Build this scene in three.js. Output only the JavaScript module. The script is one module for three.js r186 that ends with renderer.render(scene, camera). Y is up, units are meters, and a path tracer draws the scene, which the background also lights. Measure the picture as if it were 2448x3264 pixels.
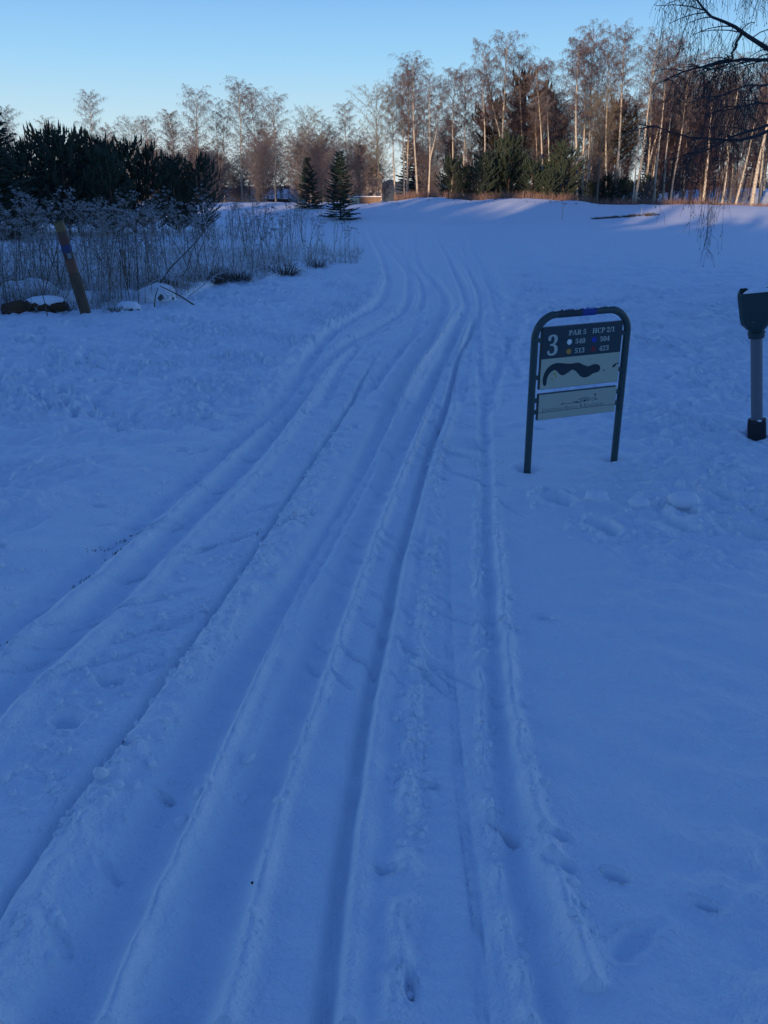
import * as THREE from 'three';
import { RoundedBoxGeometry } from 'three/addons/geometries/RoundedBoxGeometry.js';
import { mergeGeometries } from 'three/addons/utils/BufferGeometryUtils.js';
import { createNoise2D } from 'simplex-noise';

// ---------------------------------------------------------------- camera, sky, sun, exposure
const scene = new THREE.Scene();
const camera = new THREE.PerspectiveCamera(61.6, 768 / 1024, 0.05, 3000);
camera.position.set(0, 1.6, 0);
camera.rotation.order = 'YXZ';
camera.rotation.x = THREE.MathUtils.degToRad(-19.9);
const renderer = new THREE.WebGLRenderer({ antialias: true });
renderer.setSize(768, 1024);
renderer.toneMapping = THREE.LinearToneMapping;
renderer.toneMappingExposure = 1.0;
renderer.shadowMap.enabled = true;

const SKY_STOPS = [ // elevation in degrees, linear radiance of a clear cold evening sky
  [-90, 0.50, 0.56, 0.62], [0, 0.80, 0.80, 0.76], [2, 0.70, 0.80, 0.82], [4.4, 0.55, 0.77, 0.88], [7.8, 0.355, 0.665, 0.94], [11, 0.245, 0.525, 0.90],
  [18, 0.130, 0.335, 0.74], [30, 0.062, 0.174, 0.525], [50, 0.036, 0.113, 0.398], [90, 0.028, 0.090, 0.338]];
{
  const W = 512, Hh = 512, d = new Float32Array(W * Hh * 4);
  for (let j = 0; j < Hh; j++) {
    const e = ((j + 0.5) / Hh - 0.5) * 180;
    let k = 0; while (k < SKY_STOPS.length - 2 && e > SKY_STOPS[k + 1][0]) k++;
    const a = SKY_STOPS[k], b = SKY_STOPS[k + 1], t = Math.min(1, Math.max(0, (e - a[0]) / (b[0] - a[0])));
    for (let i = 0; i < W; i++) for (let q = 0; q < 4; q++) d[(j * W + i) * 4 + q] = q < 3 ? a[q + 1] + (b[q + 1] - a[q + 1]) * t : 1;
  }
  const sky = new THREE.DataTexture(d, W, Hh, THREE.RGBAFormat, THREE.FloatType);
  sky.mapping = THREE.EquirectangularReflectionMapping; sky.magFilter = THREE.LinearFilter; sky.needsUpdate = true;
  scene.background = sky; scene.environment = sky;
}
const SUN = new THREE.Vector3(-0.42, 0.1054, 0.907).normalize();   // very low, behind the photographer's shoulder
const sun = new THREE.DirectionalLight(new THREE.Color().setRGB(1, 0.76, 0.54), 5);
sun.position.copy(SUN).multiplyScalar(220); sun.target.position.set(0, 0, -60);
sun.position.add(sun.target.position);
sun.castShadow = true; sun.shadow.mapSize.set(4096, 4096);
Object.assign(sun.shadow.camera, { left: -150, right: 150, top: 80, bottom: -80, near: 1, far: 500 });
scene.add(sun, sun.target);

// ---------------------------------------------------------------- helpers
function rng(seed) { let a = seed >>> 0; return () => { a = (a + 0x6D2B79F5) | 0; let t = Math.imul(a ^ (a >>> 15), 1 | a); t = (t + Math.imul(t ^ (t >>> 7), 61 | t)) ^ t; return ((t ^ (t >>> 14)) >>> 0) / 4294967296; }; }
const noise = createNoise2D(rng(11)), noiseB = createNoise2D(rng(23));
const clamp = (x, a, b) => Math.min(b, Math.max(a, x));
const smooth = (a, b, x) => { const t = clamp((x - a) / (b - a), 0, 1); return t * t * (3 - 2 * t); };
const lerp = (a, b, t) => a + (b - a) * t;
const V = (x, y, z) => new THREE.Vector3(x, y, z);
const lin = (r, g, b) => new THREE.Color().setRGB(r, g, b);
const used = {};
function numbered(n) { const k = (used[n] = (used[n] ?? -1) + 1); return k ? `${n}_${String(k).padStart(3, '0')}` : n; }
function tag(o, label, category, group, kind) { o.userData = { label, category }; if (group) o.userData.group = group; if (kind) o.userData.kind = kind; return o; }
function lit(o) { o.traverse((c) => { if (c.isMesh) { c.castShadow = true; c.receiveShadow = true; } }); return o; }
function mesh(name, g, m, parent) { const o = new THREE.Mesh(g, m); o.name = parent === scene ? numbered(name) : name; o.castShadow = o.receiveShadow = true; parent.add(o); return o; }
function base(name, x = 0, y = 0, z = 0, turn = 0) { const o = new THREE.Group(); o.name = numbered(name); o.position.set(x, y, z); o.rotation.y = turn; scene.add(o); return o; }
function copyOf(src, name) { const c = src.clone(); c.name = numbered(name); scene.add(c); return c; }

class MB { // collects tubes, blades and lumps into one geometry
  constructor() { this.p = []; this.uv = []; this.i = []; this.c = null; }
  get n() { return this.p.length / 3; }
  tube(pts, rad, sides = 5, v0 = 0) { // tapered tube; the last ring closes to a point when its radius is 0
    let vlen = v0; const start = this.n; let ref = null;
    for (let k = 0; k < pts.length; k++) {
      const a = pts[Math.max(0, k - 1)], b = pts[Math.min(pts.length - 1, k + 1)];
      let tx = b[0] - a[0], ty = b[1] - a[1], tz = b[2] - a[2]; const l = Math.hypot(tx, ty, tz) || 1; tx /= l; ty /= l; tz /= l;
      if (!ref) ref = Math.abs(ty) < 0.9 ? [0, 1, 0] : [1, 0, 0];
      let ux = ref[1] * tz - ref[2] * ty, uy = ref[2] * tx - ref[0] * tz, uz = ref[0] * ty - ref[1] * tx; const ul = Math.hypot(ux, uy, uz) || 1; ux /= ul; uy /= ul; uz /= ul;
      const wx = ty * uz - tz * uy, wy = tz * ux - tx * uz, wz = tx * uy - ty * ux;
      ref = [wx, wy, wz];
      if (k) vlen += Math.hypot(pts[k][0] - pts[k - 1][0], pts[k][1] - pts[k - 1][1], pts[k][2] - pts[k - 1][2]);
      const r = rad[k];
      if (r === 0 && k === pts.length - 1) { this.p.push(...pts[k]); this.uv.push(0.5, vlen); break; }
      const ring = sides + (sides > 4 ? 1 : 0);
      for (let s = 0; s < ring; s++) { const an = s / sides * Math.PI * 2, c = Math.cos(an) * r, q = Math.sin(an) * r; this.p.push(pts[k][0] + ux * c + wx * q, pts[k][1] + uy * c + wy * q, pts[k][2] + uz * c + wz * q); this.uv.push(s / sides, vlen); }
    }
    const ring = sides + (sides > 4 ? 1 : 0), last = rad[rad.length - 1] === 0;
    for (let k = 0; k < pts.length - 1; k++) for (let s = 0; s < sides; s++) {
      const s1 = sides > 4 ? s + 1 : (s + 1) % sides, a = start + k * ring + s, b = start + k * ring + s1;
      if (last && k === pts.length - 2) this.i.push(a, start + (k + 1) * ring, b);
      else this.i.push(a, a + ring, b, b, a + ring, b + ring);
    }
  }
  tri(a, b, c) { const n = this.n; this.p.push(...a, ...b, ...c); this.uv.push(0, 0, 1, 0, 0.5, 1); this.i.push(n, n + 1, n + 2); }
  blade(a, m, b, w, wx = 1, wz = 0) { // a bent, folded blade: two tapering faces each side of a fold
    const n = this.n, h = w / 2;
    this.p.push(a[0] - wx * h, a[1], a[2] - wz * h, a[0] + wx * h, a[1], a[2] + wz * h, m[0] - wx * h * 0.7, m[1], m[2] - wz * h * 0.7, m[0] + wx * h * 0.7, m[1], m[2] + wz * h * 0.7, b[0], b[1], b[2]);
    for (let k = 0; k < 5; k++) this.uv.push(k % 2, k / 4);
    this.i.push(n, n + 1, n + 2, n + 1, n + 3, n + 2, n + 2, n + 3, n + 4);
  }
  lump(x, y, z, rx, ry, rz, R, rough = 0.25, det = LUMP) { const n = this.n, P = det.p; for (let k = 0; k < P.length; k += 3) { const q = 1 + (R() - 0.5) * 2 * rough; this.p.push(x + P[k] * rx * q, y + P[k + 1] * ry * q, z + P[k + 2] * rz * q); this.uv.push(P[k], P[k + 1]); } for (const t of det.i) this.i.push(n + t); }
  geo() { const g = new THREE.BufferGeometry(); g.setAttribute('position', new THREE.BufferAttribute(new Float32Array(this.p), 3)); g.setAttribute('uv', new THREE.BufferAttribute(new Float32Array(this.uv), 2)); g.setIndex(this.n > 65535 ? new THREE.BufferAttribute(new Uint32Array(this.i), 1) : this.i); g.computeVertexNormals(); return g; }
}
function ball(detail) { // welded icosphere as plain arrays
  const g = new THREE.IcosahedronGeometry(1, detail), a = g.attributes.position, map = new Map(), p = [], i = [];
  for (let k = 0; k < a.count; k++) { const key = [a.getX(k), a.getY(k), a.getZ(k)].map((v) => v.toFixed(3)).join(); if (!map.has(key)) { map.set(key, p.length / 3); p.push(a.getX(k), a.getY(k), a.getZ(k)); } i.push(map.get(key)); }
  return { p, i };
}
const LUMP = ball(0), LUMP1 = ball(1), LUMP3 = ball(3);

// ---------------------------------------------------------------- procedural textures
function tileNoise(N, cells, seed) { const R = rng(seed), t = new Float32Array(cells * cells).map(() => R()); return (x, y) => { const fx = x / N * cells, fy = y / N * cells, ix = Math.floor(fx), iy = Math.floor(fy), u = fx - ix, v = fy - iy, a = u * u * (3 - 2 * u), b = v * v * (3 - 2 * v), g = (p, q) => t[((q % cells) + cells) % cells * cells + ((p % cells) + cells) % cells]; return lerp(lerp(g(ix, iy), g(ix + 1, iy), a), lerp(g(ix, iy + 1), g(ix + 1, iy + 1), a), b); }; }
function grey(N, fn, srgb = false) { const d = new Uint8Array(N * N * 4); for (let y = 0; y < N; y++) for (let x = 0; x < N; x++) { const v = fn(x, y), k = (y * N + x) * 4, arr = Array.isArray(v) ? v : [v, v, v]; for (let q = 0; q < 3; q++) d[k + q] = clamp(arr[q], 0, 1) * 255; d[k + 3] = 255; } const t = new THREE.DataTexture(d, N, N); t.wrapS = t.wrapT = THREE.RepeatWrapping; t.magFilter = THREE.LinearFilter; t.minFilter = THREE.LinearMipmapLinearFilter; t.generateMipmaps = true; if (srgb) t.colorSpace = THREE.SRGBColorSpace; t.needsUpdate = true; return t; }
const snowBump = (() => { const N = 1024, o = [[24, .30, 1], [70, .26, 2], [180, .2, 3], [420, .14, 4], [900, .10, 5]].map(([c, w, s]) => [tileNoise(N, c, s), w]); return grey(N, (x, y) => o.reduce((s, [f, w]) => s + f(x, y) * w, 0)); })();
const barkMap = (() => { const N = 256, a = tileNoise(N, 9, 31), b = tileNoise(N, 60, 32), R = rng(33), marks = []; for (let k = 0; k < 70; k++) marks.push([R() * N, R() * N, 4 + R() * 26, 1 + R() * 3.5]); return grey(N, (x, y) => { let v = 0.80 + (a(x, y) - .5) * .18 + (b(x, y) - .5) * .12; for (const [mx, my, w, h] of marks) { let dx = Math.abs(x - mx); dx = Math.min(dx, N - dx); let dy = Math.abs(y - my); dy = Math.min(dy, N - dy); if (dx < w && dy < h * (1 - dx / w)) v *= 0.25; } return [v, v * 0.95, v * 0.87]; }, true); })();
const woodMap = (() => { const N = 256, a = tileNoise(N, 40, 41), b = tileNoise(N, 6, 42), c = tileNoise(N, 120, 43); return grey(N, (x, y) => { const g = a(x * 2.2, y * 0.12) * .5 + c(x, y * .2) * .25 + b(x, y) * .25; return [.30 + g * .34, .25 + g * .27, .20 + g * .2]; }, true); })();
const speckle = (() => { const N = 256, a = tileNoise(N, 14, 51), b = tileNoise(N, 128, 52); return grey(N, (x, y) => 0.72 + (a(x, y) - .5) * .3 + (b(x, y) - .5) * .4); })();

const std = (c, roughness = 0.85, o = {}) => new THREE.MeshStandardMaterial({ color: c, roughness, ...o });
const M = {
  snow: std(lin(0.86, 0.88, 0.90), 0.55, { bumpMap: snowBump, bumpScale: 0.011 }),
  snowPlain: std(lin(0.86, 0.88, 0.90), 0.85),
  birchBark: std(lin(0.86, 0.80, 0.72), 0.8, { map: barkMap }),
  greyBark: std(lin(0.26, 0.215, 0.17), 0.9, { map: speckle }),
  brownBark: std(lin(0.15, 0.095, 0.065), 0.9, { map: speckle }),
  limb: std(lin(0.20, 0.145, 0.115), 0.9), darkBark: std(lin(0.055, 0.05, 0.047), 0.9),
  twigPurple: std(lin(0.150, 0.098, 0.096), 0.85), twigGrey: std(lin(0.19, 0.15, 0.14), 0.85), twigRed: std(lin(0.145, 0.078, 0.068), 0.85), twigOlive: std(lin(0.20, 0.155, 0.09), 0.85),
  twigDark: std(lin(0.040, 0.036, 0.036), 0.8),
  pine: std(lin(0.030, 0.044, 0.022), 0.8), pineB: std(lin(0.030, 0.046, 0.024), 0.85), spruce: std(lin(0.026, 0.046, 0.026), 0.8), pineRed: std(lin(0.070, 0.050, 0.028), 0.85),
  stalk: std(lin(0.12, 0.092, 0.07), 0.9), stalkPale: std(lin(0.30, 0.27, 0.23), 0.9), frostGrass: std(lin(0.50, 0.50, 0.50), 0.9), frost: std(lin(0.36, 0.36, 0.36), 0.9), straw: std(lin(0.27, 0.22, 0.15), 0.9), darkStraw: std(lin(0.10, 0.075, 0.05), 0.9), redBrush: std(lin(0.20, 0.115, 0.085), 0.9),
  litter: std(lin(0.13, 0.105, 0.07), 0.95), soil: std(lin(0.05, 0.042, 0.032), 0.95),
  frame: std(lin(0.040, 0.072, 0.066), 0.55, { roughnessMap: speckle }),
  panelEdge: std(lin(0.055, 0.075, 0.075), 0.6), panelBack: std(lin(0.42, 0.42, 0.34), 0.6),
  tapeDark: std(lin(0.035, 0.05, 0.055), 0.7), tape: std(lin(0.025, 0.045, 0.26), 0.6), plaque: std(lin(0.24, 0.25, 0.25), 0.6),
  greenBox: std(lin(0.022, 0.048, 0.046), 0.5, { roughnessMap: speckle }), pole: std(lin(0.16, 0.165, 0.18), 0.55, { roughnessMap: speckle }), iron: std(lin(0.018, 0.018, 0.022), 0.6),
  wood: std(lin(0.62, 0.62, 0.62), 0.9, { map: woodMap }), paintOchre: std(lin(0.20, 0.13, 0.05), 0.8), paintRed: std(lin(0.16, 0.065, 0.05), 0.9), paintBlue: std(lin(0.05, 0.06, 0.13), 0.9), paintRust: std(lin(0.20, 0.09, 0.05), 0.85),
  log: std(lin(0.42, 0.34, 0.28), 0.95, { map: woodMap }), stone: std(lin(0.16, 0.15, 0.14), 0.95, { map: speckle }),
  wallPink: std(lin(0.42, 0.24, 0.2), 0.9), wall: std(lin(0.60, 0.46, 0.34), 0.9), roof: std(lin(0.10, 0.07, 0.06), 0.9), glass: std(lin(0.03, 0.035, 0.04), 0.15), board: std(lin(0.30, 0.18, 0.11), 0.9, { map: speckle }), stake: std(lin(0.50, 0.44, 0.30), 0.7), hut: std(lin(0.07, 0.05, 0.04), 0.9), trim: std(lin(0.6, 0.58, 0.55), 0.8),
  hill: std(lin(0.055, 0.062, 0.07), 0.95),
};

// ---------------------------------------------------------------- ground: one sheet of snow with tracks, prints and mounds
const TR = [ // ski and sledge marks on the trail: [points (x, z), half-width, height (+ ridge, - groove), raggedness]
  [[[-1.54, -1.3], [-1.53, -2.35], [-1.52, -3.04], [-1.43, -3.64], [-1.33, -4.25], [-1.14, -5.46], [-0.9, -7.12], [-0.72, -10.73], [-0.47, -12.46], [-0.18, -13.9], [0.02, -16.04], [0.12, -20.05], [-0.07, -28.89], [-1.09, -56.94]], 0.075, -0.048, 0.2],
  [[[-1.46, -1.3], [-1.46, -2.21], [-1.44, -2.86], [-1.32, -3.44], [-1.2, -4.18], [-0.93, -6.2], [-0.66, -8.44], [-0.55, -11]], 0.04, 0.02, 0.3],
  [[[-1.35, -1.3], [-1.35, -2.0], [-1.34, -2.63], [-1.22, -3.26], [-1.07, -4.39], [-0.89, -5.69], [-0.76, -7.05], [-0.62, -8.86], [-0.4, -10.6], [-0.03, -12.12], [0.32, -13.9], [0.51, -17.17], [0.59, -22.34], [0.28, -29.79], [-0.41, -53.78]], 0.07, -0.046, 0.2],
  [[[-1.25, -1.3], [-1.25, -2.4], [-1.13, -2.97], [-1.0, -3.81], [-0.79, -5.26], [-0.65, -7], [-0.5, -9.2], [-0.1, -11.6]], 0.045, 0.022, 0.3],
  [[[-0.96, -1.31], [-0.94, -1.67], [-0.90, -2.07], [-0.83, -2.46], [-0.78, -2.83], [-0.66, -3.82], [-0.46, -5.66], [-0.33, -6.79], [-0.17, -8.58], [0.05, -10.5]], 0.019, -0.042, 0.1],
  [[[-0.82, -1.31], [-0.84, -1.61], [-0.81, -2.09], [-0.71, -2.77], [-0.56, -3.73], [-0.35, -5.7], [-0.2, -7]], 0.05, 0.018, 0.7],
  [[[-0.69, -1.31], [-0.67, -1.51], [-0.62, -2.0], [-0.58, -2.47], [-0.52, -2.88], [-0.41, -3.49], [-0.23, -4.59], [-0.09, -5.77], [0.13, -7.72], [0.29, -8.95], [0.55, -10.6], [0.84, -12.63], [1.07, -15.04], [1.13, -17.17], [1.1, -20.4], [1.0, -24.55], [1.86, -56.94]], 0.075, -0.055, 0.12],
  [[[-0.58, -1.31], [-0.56, -1.61], [-0.52, -1.95], [-0.48, -2.41], [-0.43, -2.95], [-0.37, -3.55], [-0.27, -4.24], [-0.08, -5.45], [0.1, -6.81], [0.3, -8.3], [0.68, -10.6], [0.98, -12.8], [1.24, -15.2]], 0.024, 0.026, 0.25],
  [[[-0.45, -1.31], [-0.43, -1.5], [-0.41, -1.77], [-0.37, -2.05], [-0.31, -2.55], [-0.27, -2.86], [-0.21, -3.37], [-0.14, -4.0], [-0.02, -4.87], [0.14, -6.02], [0.33, -7.21], [0.53, -8.53], [0.78, -10.14], [1.08, -12.29], [1.42, -15.04], [1.69, -20.05], [2.02, -28.89], [3.0, -56.94]], 0.07, -0.052, 0.12],
  [[[-0.33, -1.31], [-0.31, -1.65], [-0.29, -2.05], [-0.22, -2.62], [-0.13, -3.37], [0.0, -4.35], [0.19, -5.65], [0.4, -7.2], [0.67, -9.1], [0.98, -11.1], [1.3, -13.2]], 0.026, 0.026, 0.25],
  [[[-0.13, -1.31], [-0.12, -1.58], [-0.11, -1.81], [-0.09, -2.1], [-0.05, -2.64], [0.01, -3.2], [0.06, -3.74], [0.12, -4.19], [0.32, -5.78], [0.5, -6.96], [0.83, -9.51], [1.17, -11.68], [1.5, -14.5]], 0.026, -0.052, 0.1],
  [[[-0.08, -1.31], [-0.075, -1.47], [-0.06, -1.77], [-0.02, -2.41], [0.05, -3.07], [0.13, -3.89], [0.38, -5.7], [0.62, -7.2], [0.92, -9.4]], 0.034, 0.016, 0.2],
  [[[0.02, -1.31], [0.03, -1.52], [0.05, -1.75], [0.07, -2.04], [0.09, -2.41], [0.11, -2.61], [0.15, -3.05], [0.23, -3.95], [0.32, -5.08], [0.45, -6.12]], 0.028, 0.012, 0.9],
  [[[0.22, -1.31], [0.235, -1.69], [0.235, -1.96], [0.245, -2.41], [0.27, -3.07], [0.33, -4.1], [0.45, -5.54]], 0.010, -0.012, 0.3],
  [[[0.20, -1.31], [0.21, -1.61], [0.212, -1.96], [0.222, -2.41], [0.25, -3.07], [0.31, -4.1], [0.43, -5.54]], 0.009, -0.010, 0.3],
  [[[0.31, -1.31], [0.30, -1.52], [0.298, -1.69], [0.30, -1.89], [0.33, -2.41], [0.40, -3.2], [0.47, -3.95], [0.64, -5.65]], 0.022, 0.02, 0.8],
  [[[0.35, -1.31], [0.345, -1.52], [0.335, -1.76], [0.335, -1.89], [0.345, -2.12], [0.365, -2.41], [0.425, -3.07], [0.51, -3.95], [0.7, -5.65], [0.95, -8.28], [1.46, -13.33], [1.82, -17.17], [2.2, -22.89], [3.87, -46.55]], 0.045, -0.026, 0.25],
  [[[0.46, -1.4], [0.45, -1.56], [0.435, -1.79], [0.43, -2.0], [0.425, -2.35], [0.45, -2.67], [0.51, -3.37], [0.59, -4.19], [0.78, -5.88]], 0.026, 0.022, 0.45],
  [[[1.86, -13.74], [2.61, -22.03], [3.22, -31.57], [4.99, -52.05]], 0.12, -0.04, 0.2],
  [[[-2.9, -3.9], [-2.45, -4.81], [-2.30, -5.06], [-1.94, -5.54], [-1.45, -6.15]], 0.05, 0.022, 0.4],
  [[[-2.6, -3.9], [-2.21, -4.28], [-2.08, -4.53], [-1.67, -4.99], [-1.12, -5.7]], 0.05, 0.024, 0.4],
  [[[-2.3, -3.4], [-2.03, -3.93], [-1.95, -4.14], [-1.66, -4.64], [-1.2, -5.25]], 0.05, -0.022, 0.3],
  [[[0.43, -5.78], [0.76, -6.05], [1.09, -6.41], [2.1, -7.6]], 0.06, -0.02, 0.4],
];
for (const [i, dx, d] of [[6, -.32, -.022], [8, .28, -.024], [8, -.16, .014], [2, .22, -.022], [0, -.2, .016], [16, .3, -.02], [16, -.2, .014], [10, .5, -.02], [2, .55, -.018], [8, .7, -.016]]) TR.push([TR[i][0].filter((p) => p[1] < -6.5).map(([x, z]) => [x + dx * (1 + .25 * Math.sin(z * .5 + i + dx * 9)), z]), 0.06, d, 0.35]);
for (const f of TR) { // the course of each mark as x and slope at every centimetre of z
  const p = f[0], z0 = p[0][1], z1 = p[p.length - 1][1], n = Math.ceil((z0 - z1) / 0.02), xs = new Float32Array(n + 2), cs = new Float32Array(n + 2);
  const m = p.map((_, k) => { const a = p[Math.max(0, k - 1)], b = p[Math.min(p.length - 1, k + 1)]; return (b[0] - a[0]) / (b[1] - a[1]); });
  let k = 0;
  for (let q = 0; q <= n + 1; q++) { const z = Math.max(z1, z0 - q * 0.02); while (k < p.length - 2 && z < p[k + 1][1]) k++; const h = p[k + 1][1] - p[k][1], t = (z - p[k][1]) / h, t2 = t * t, t3 = t2 * t; xs[q] = (2 * t3 - 3 * t2 + 1) * p[k][0] + (t3 - 2 * t2 + t) * h * m[k] + (-2 * t3 + 3 * t2) * p[k + 1][0] + (t3 - t2) * h * m[k + 1]; }
  for (let q = 0; q <= n; q++) { const s = (xs[q + 1] - xs[q]) / 0.02; cs[q] = 1 / Math.sqrt(1 + s * s); }
  f.z0 = z0; f.z1 = z1; f.n = n; f.xs = xs; f.cs = cs;
}
const trackX = (f, z) => f.xs[clamp(Math.round((f.z0 - z) / 0.02), 0, f.n)];
// footprints: [x, z, turn, length, width, depth]
const PR = [[0.66, -3.17, 0.5, .075, .06, .03], [0.14, -2.1, 0.25, .05, .022, .016], [0.33, -1.9, 0.7, .11, .035, .035], [0.46, -1.88, 0.5, .075, .045, .02], [0.45, -1.77, 0.5, .08, .05, .02], [0.59, -1.73, 0.5, .075, .042, .032], [0.79, -1.63, 0.45, .085, .032, .026], [0.58, -1.53, 2.6, .17, .07, .016], [0.055, -1.42, 1.45, .075, .035, .026],
  [0.99, -4.67, 1.2, .30, .16, .05], [1.63, -4.42, 0.9, .22, .14, .07], [1.50, -4.23, 1.0, .30, .16, .06], [1.15, -4.18, 1.3, .26, .12, .05], [2.17, -5.13, 0.8, .2, .12, .05], [1.9, -4.1, 0.5, .4, .2, .06], [2.05, -4.4, 0.8, .3, .16, .05], [1.95, -4.75, 1.2, .26, .13, .05], [2.3, -4.6, 0.3, .28, .15, .05],
  [-0.64, -2.1, 0.5, .05, .03, .03], [-0.72, -1.79, 0.7, .08, .035, .016], [-0.76, -1.55, 0.8, .08, .04, .012], [-0.80, -2.3, 0.7, .06, .04, .025], [-1.05, -2.45, 0.3, .12, .1, .03], [-2.0, -4.0, 0.8, .14, .1, .05], [-1.9, -3.92, 0.8, .08, .06, .03], [0.01, -1.76, 0, .07, .04, .02],
  [1.22, -3.9, 1, .12, .08, .012], [-1.6, -4.55, .4, .1, .06, .03], [-0.98, -2.7, .4, .14, .1, .03]];
{
  const R = rng(77);
  for (let k = 0; k < 170; k++) { const x = -7.6 + R() * 6.2, z = -6.1 - R() * 6.6; if (x > -1.0 + (z + 6) * -0.05) continue; PR.push([x, z, R() * 3.14, .20 + R() * .14, .08 + R() * .06, .02 + R() * .045]); }
  for (let k = 0; k < 40; k++) { const t = R(); PR.push([-4.2 + t * 2.3 + (R() - .5) * .5, -8.6 + t * 2.2 + (R() - .5) * .4, 0.7 + R() * .6, .24 + R() * .1, .11, .025 + R() * .025]); }
  for (let k = 0; k < 150; k++) { const x = 1.1 + R() * 6.5, z = -6.3 - R() * 7.5; PR.push([x, z, 0.8 + R() * 1.2, .18 + R() * .16, .08 + R() * .07, .01 + R() * .028]); }
  for (let k = 0; k < 150; k++) { const z = -2.6 - Math.pow(R(), 1.3) * 12, side = R() < .55 ? -1 : 1; PR.push([trackX(TR[6], z) + side * (.15 + R() * .9) - .1, z, 1.57 + side * (-.5 - R() * .5), .25 + R() * .5, .022 + R() * .02, .006 + R() * .008]); } // strokes of skating skis and poles
  for (let k = 0; k < 90; k++) { const z = -5.5 - R() * 9; PR.push([trackX(TR[6], z) + (R() - .5) * 2.6, z, R() * 3.14, .12 + R() * .14, .05 + R() * .05, .008 + R() * .018]); }
}
const cellOf = new Map();
PR.forEach((p, i) => { const r = 0.5; for (let a = Math.floor((p[0] - r) / 0.5); a <= Math.floor((p[0] + r) / 0.5); a++) for (let b = Math.floor((p[1] - r) / 0.5); b <= Math.floor((p[1] + r) / 0.5); b++) { const k = a * 4096 + b; (cellOf.get(k) ?? cellOf.set(k, []).get(k)).push(i); } });
const CREST = [[-70, 1.1], [-30, 1.2], [-10, 1.45], [-3.2, 1.30], [0.8, 1.55], [4.5, 1.92], [8.5, 1.62], [13.2, 1.86], [17.8, 1.62], [22.5, 1.19], [33, 1.19], [38, 1.04], [80, 1.0]];
function crest(x) { let k = 0; while (k < CREST.length - 2 && x > CREST[k + 1][0]) k++; const a = CREST[k], b = CREST[k + 1], t = clamp((x - a[0]) / (b[0] - a[0]), 0, 1); return lerp(a[1], b[1], t * t * (3 - 2 * t)); }
const WEED_EDGE = [[-30, -11.5], [-9, -12.6], [-5.8, -13.2], [-4.57, -13.8], [-3.54, -14.95], [-3.38, -18.2], [-2.55, -19.3], [-1.82, -23.1], [-0.8, -24.9]]; // front edge of the weeds
function weedDepth(x, z) { // metres behind the front edge, negative outside
  if (x > -0.7) return -1; let k = 0; while (k < WEED_EDGE.length - 2 && x > WEED_EDGE[k + 1][0]) k++; const a = WEED_EDGE[k], b = WEED_EDGE[k + 1]; return lerp(a[1], b[1], clamp((x - a[0]) / (b[0] - a[0]), 0, 1)) - z; }
function terrain(x, z) { // the lie of the land
  let y = noise(x * 0.11, z * 0.11) * 0.035 * smooth(3, 14, Math.hypot(x - 1, z)) + noiseB(x * 0.03, z * 0.03) * 0.06 * smooth(14, 40, -z);
  const up = smooth(-66, -88, z); y += crest(x) * up + noise(x * 0.35, z * 0.35) * 0.10 * smooth(-80, -90, z);
  y -= 0.35 * smooth(-90, -96, z);
  y += 2.5 * smooth(30, 50, x) * smooth(-102, -126, z) * (1 + 0.18 * noise(x * .06, z * .05));
  const wd = weedDepth(x, z); if (wd > -1.5 && z > -60) y += 0.10 * smooth(-0.6, 1.6, wd) * smooth(-60, -40, z) * smooth(-0.9, -2.6, x);
  if (z > 8) y += 5.5 * smooth(14, 58, z);
  return y;
}
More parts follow.
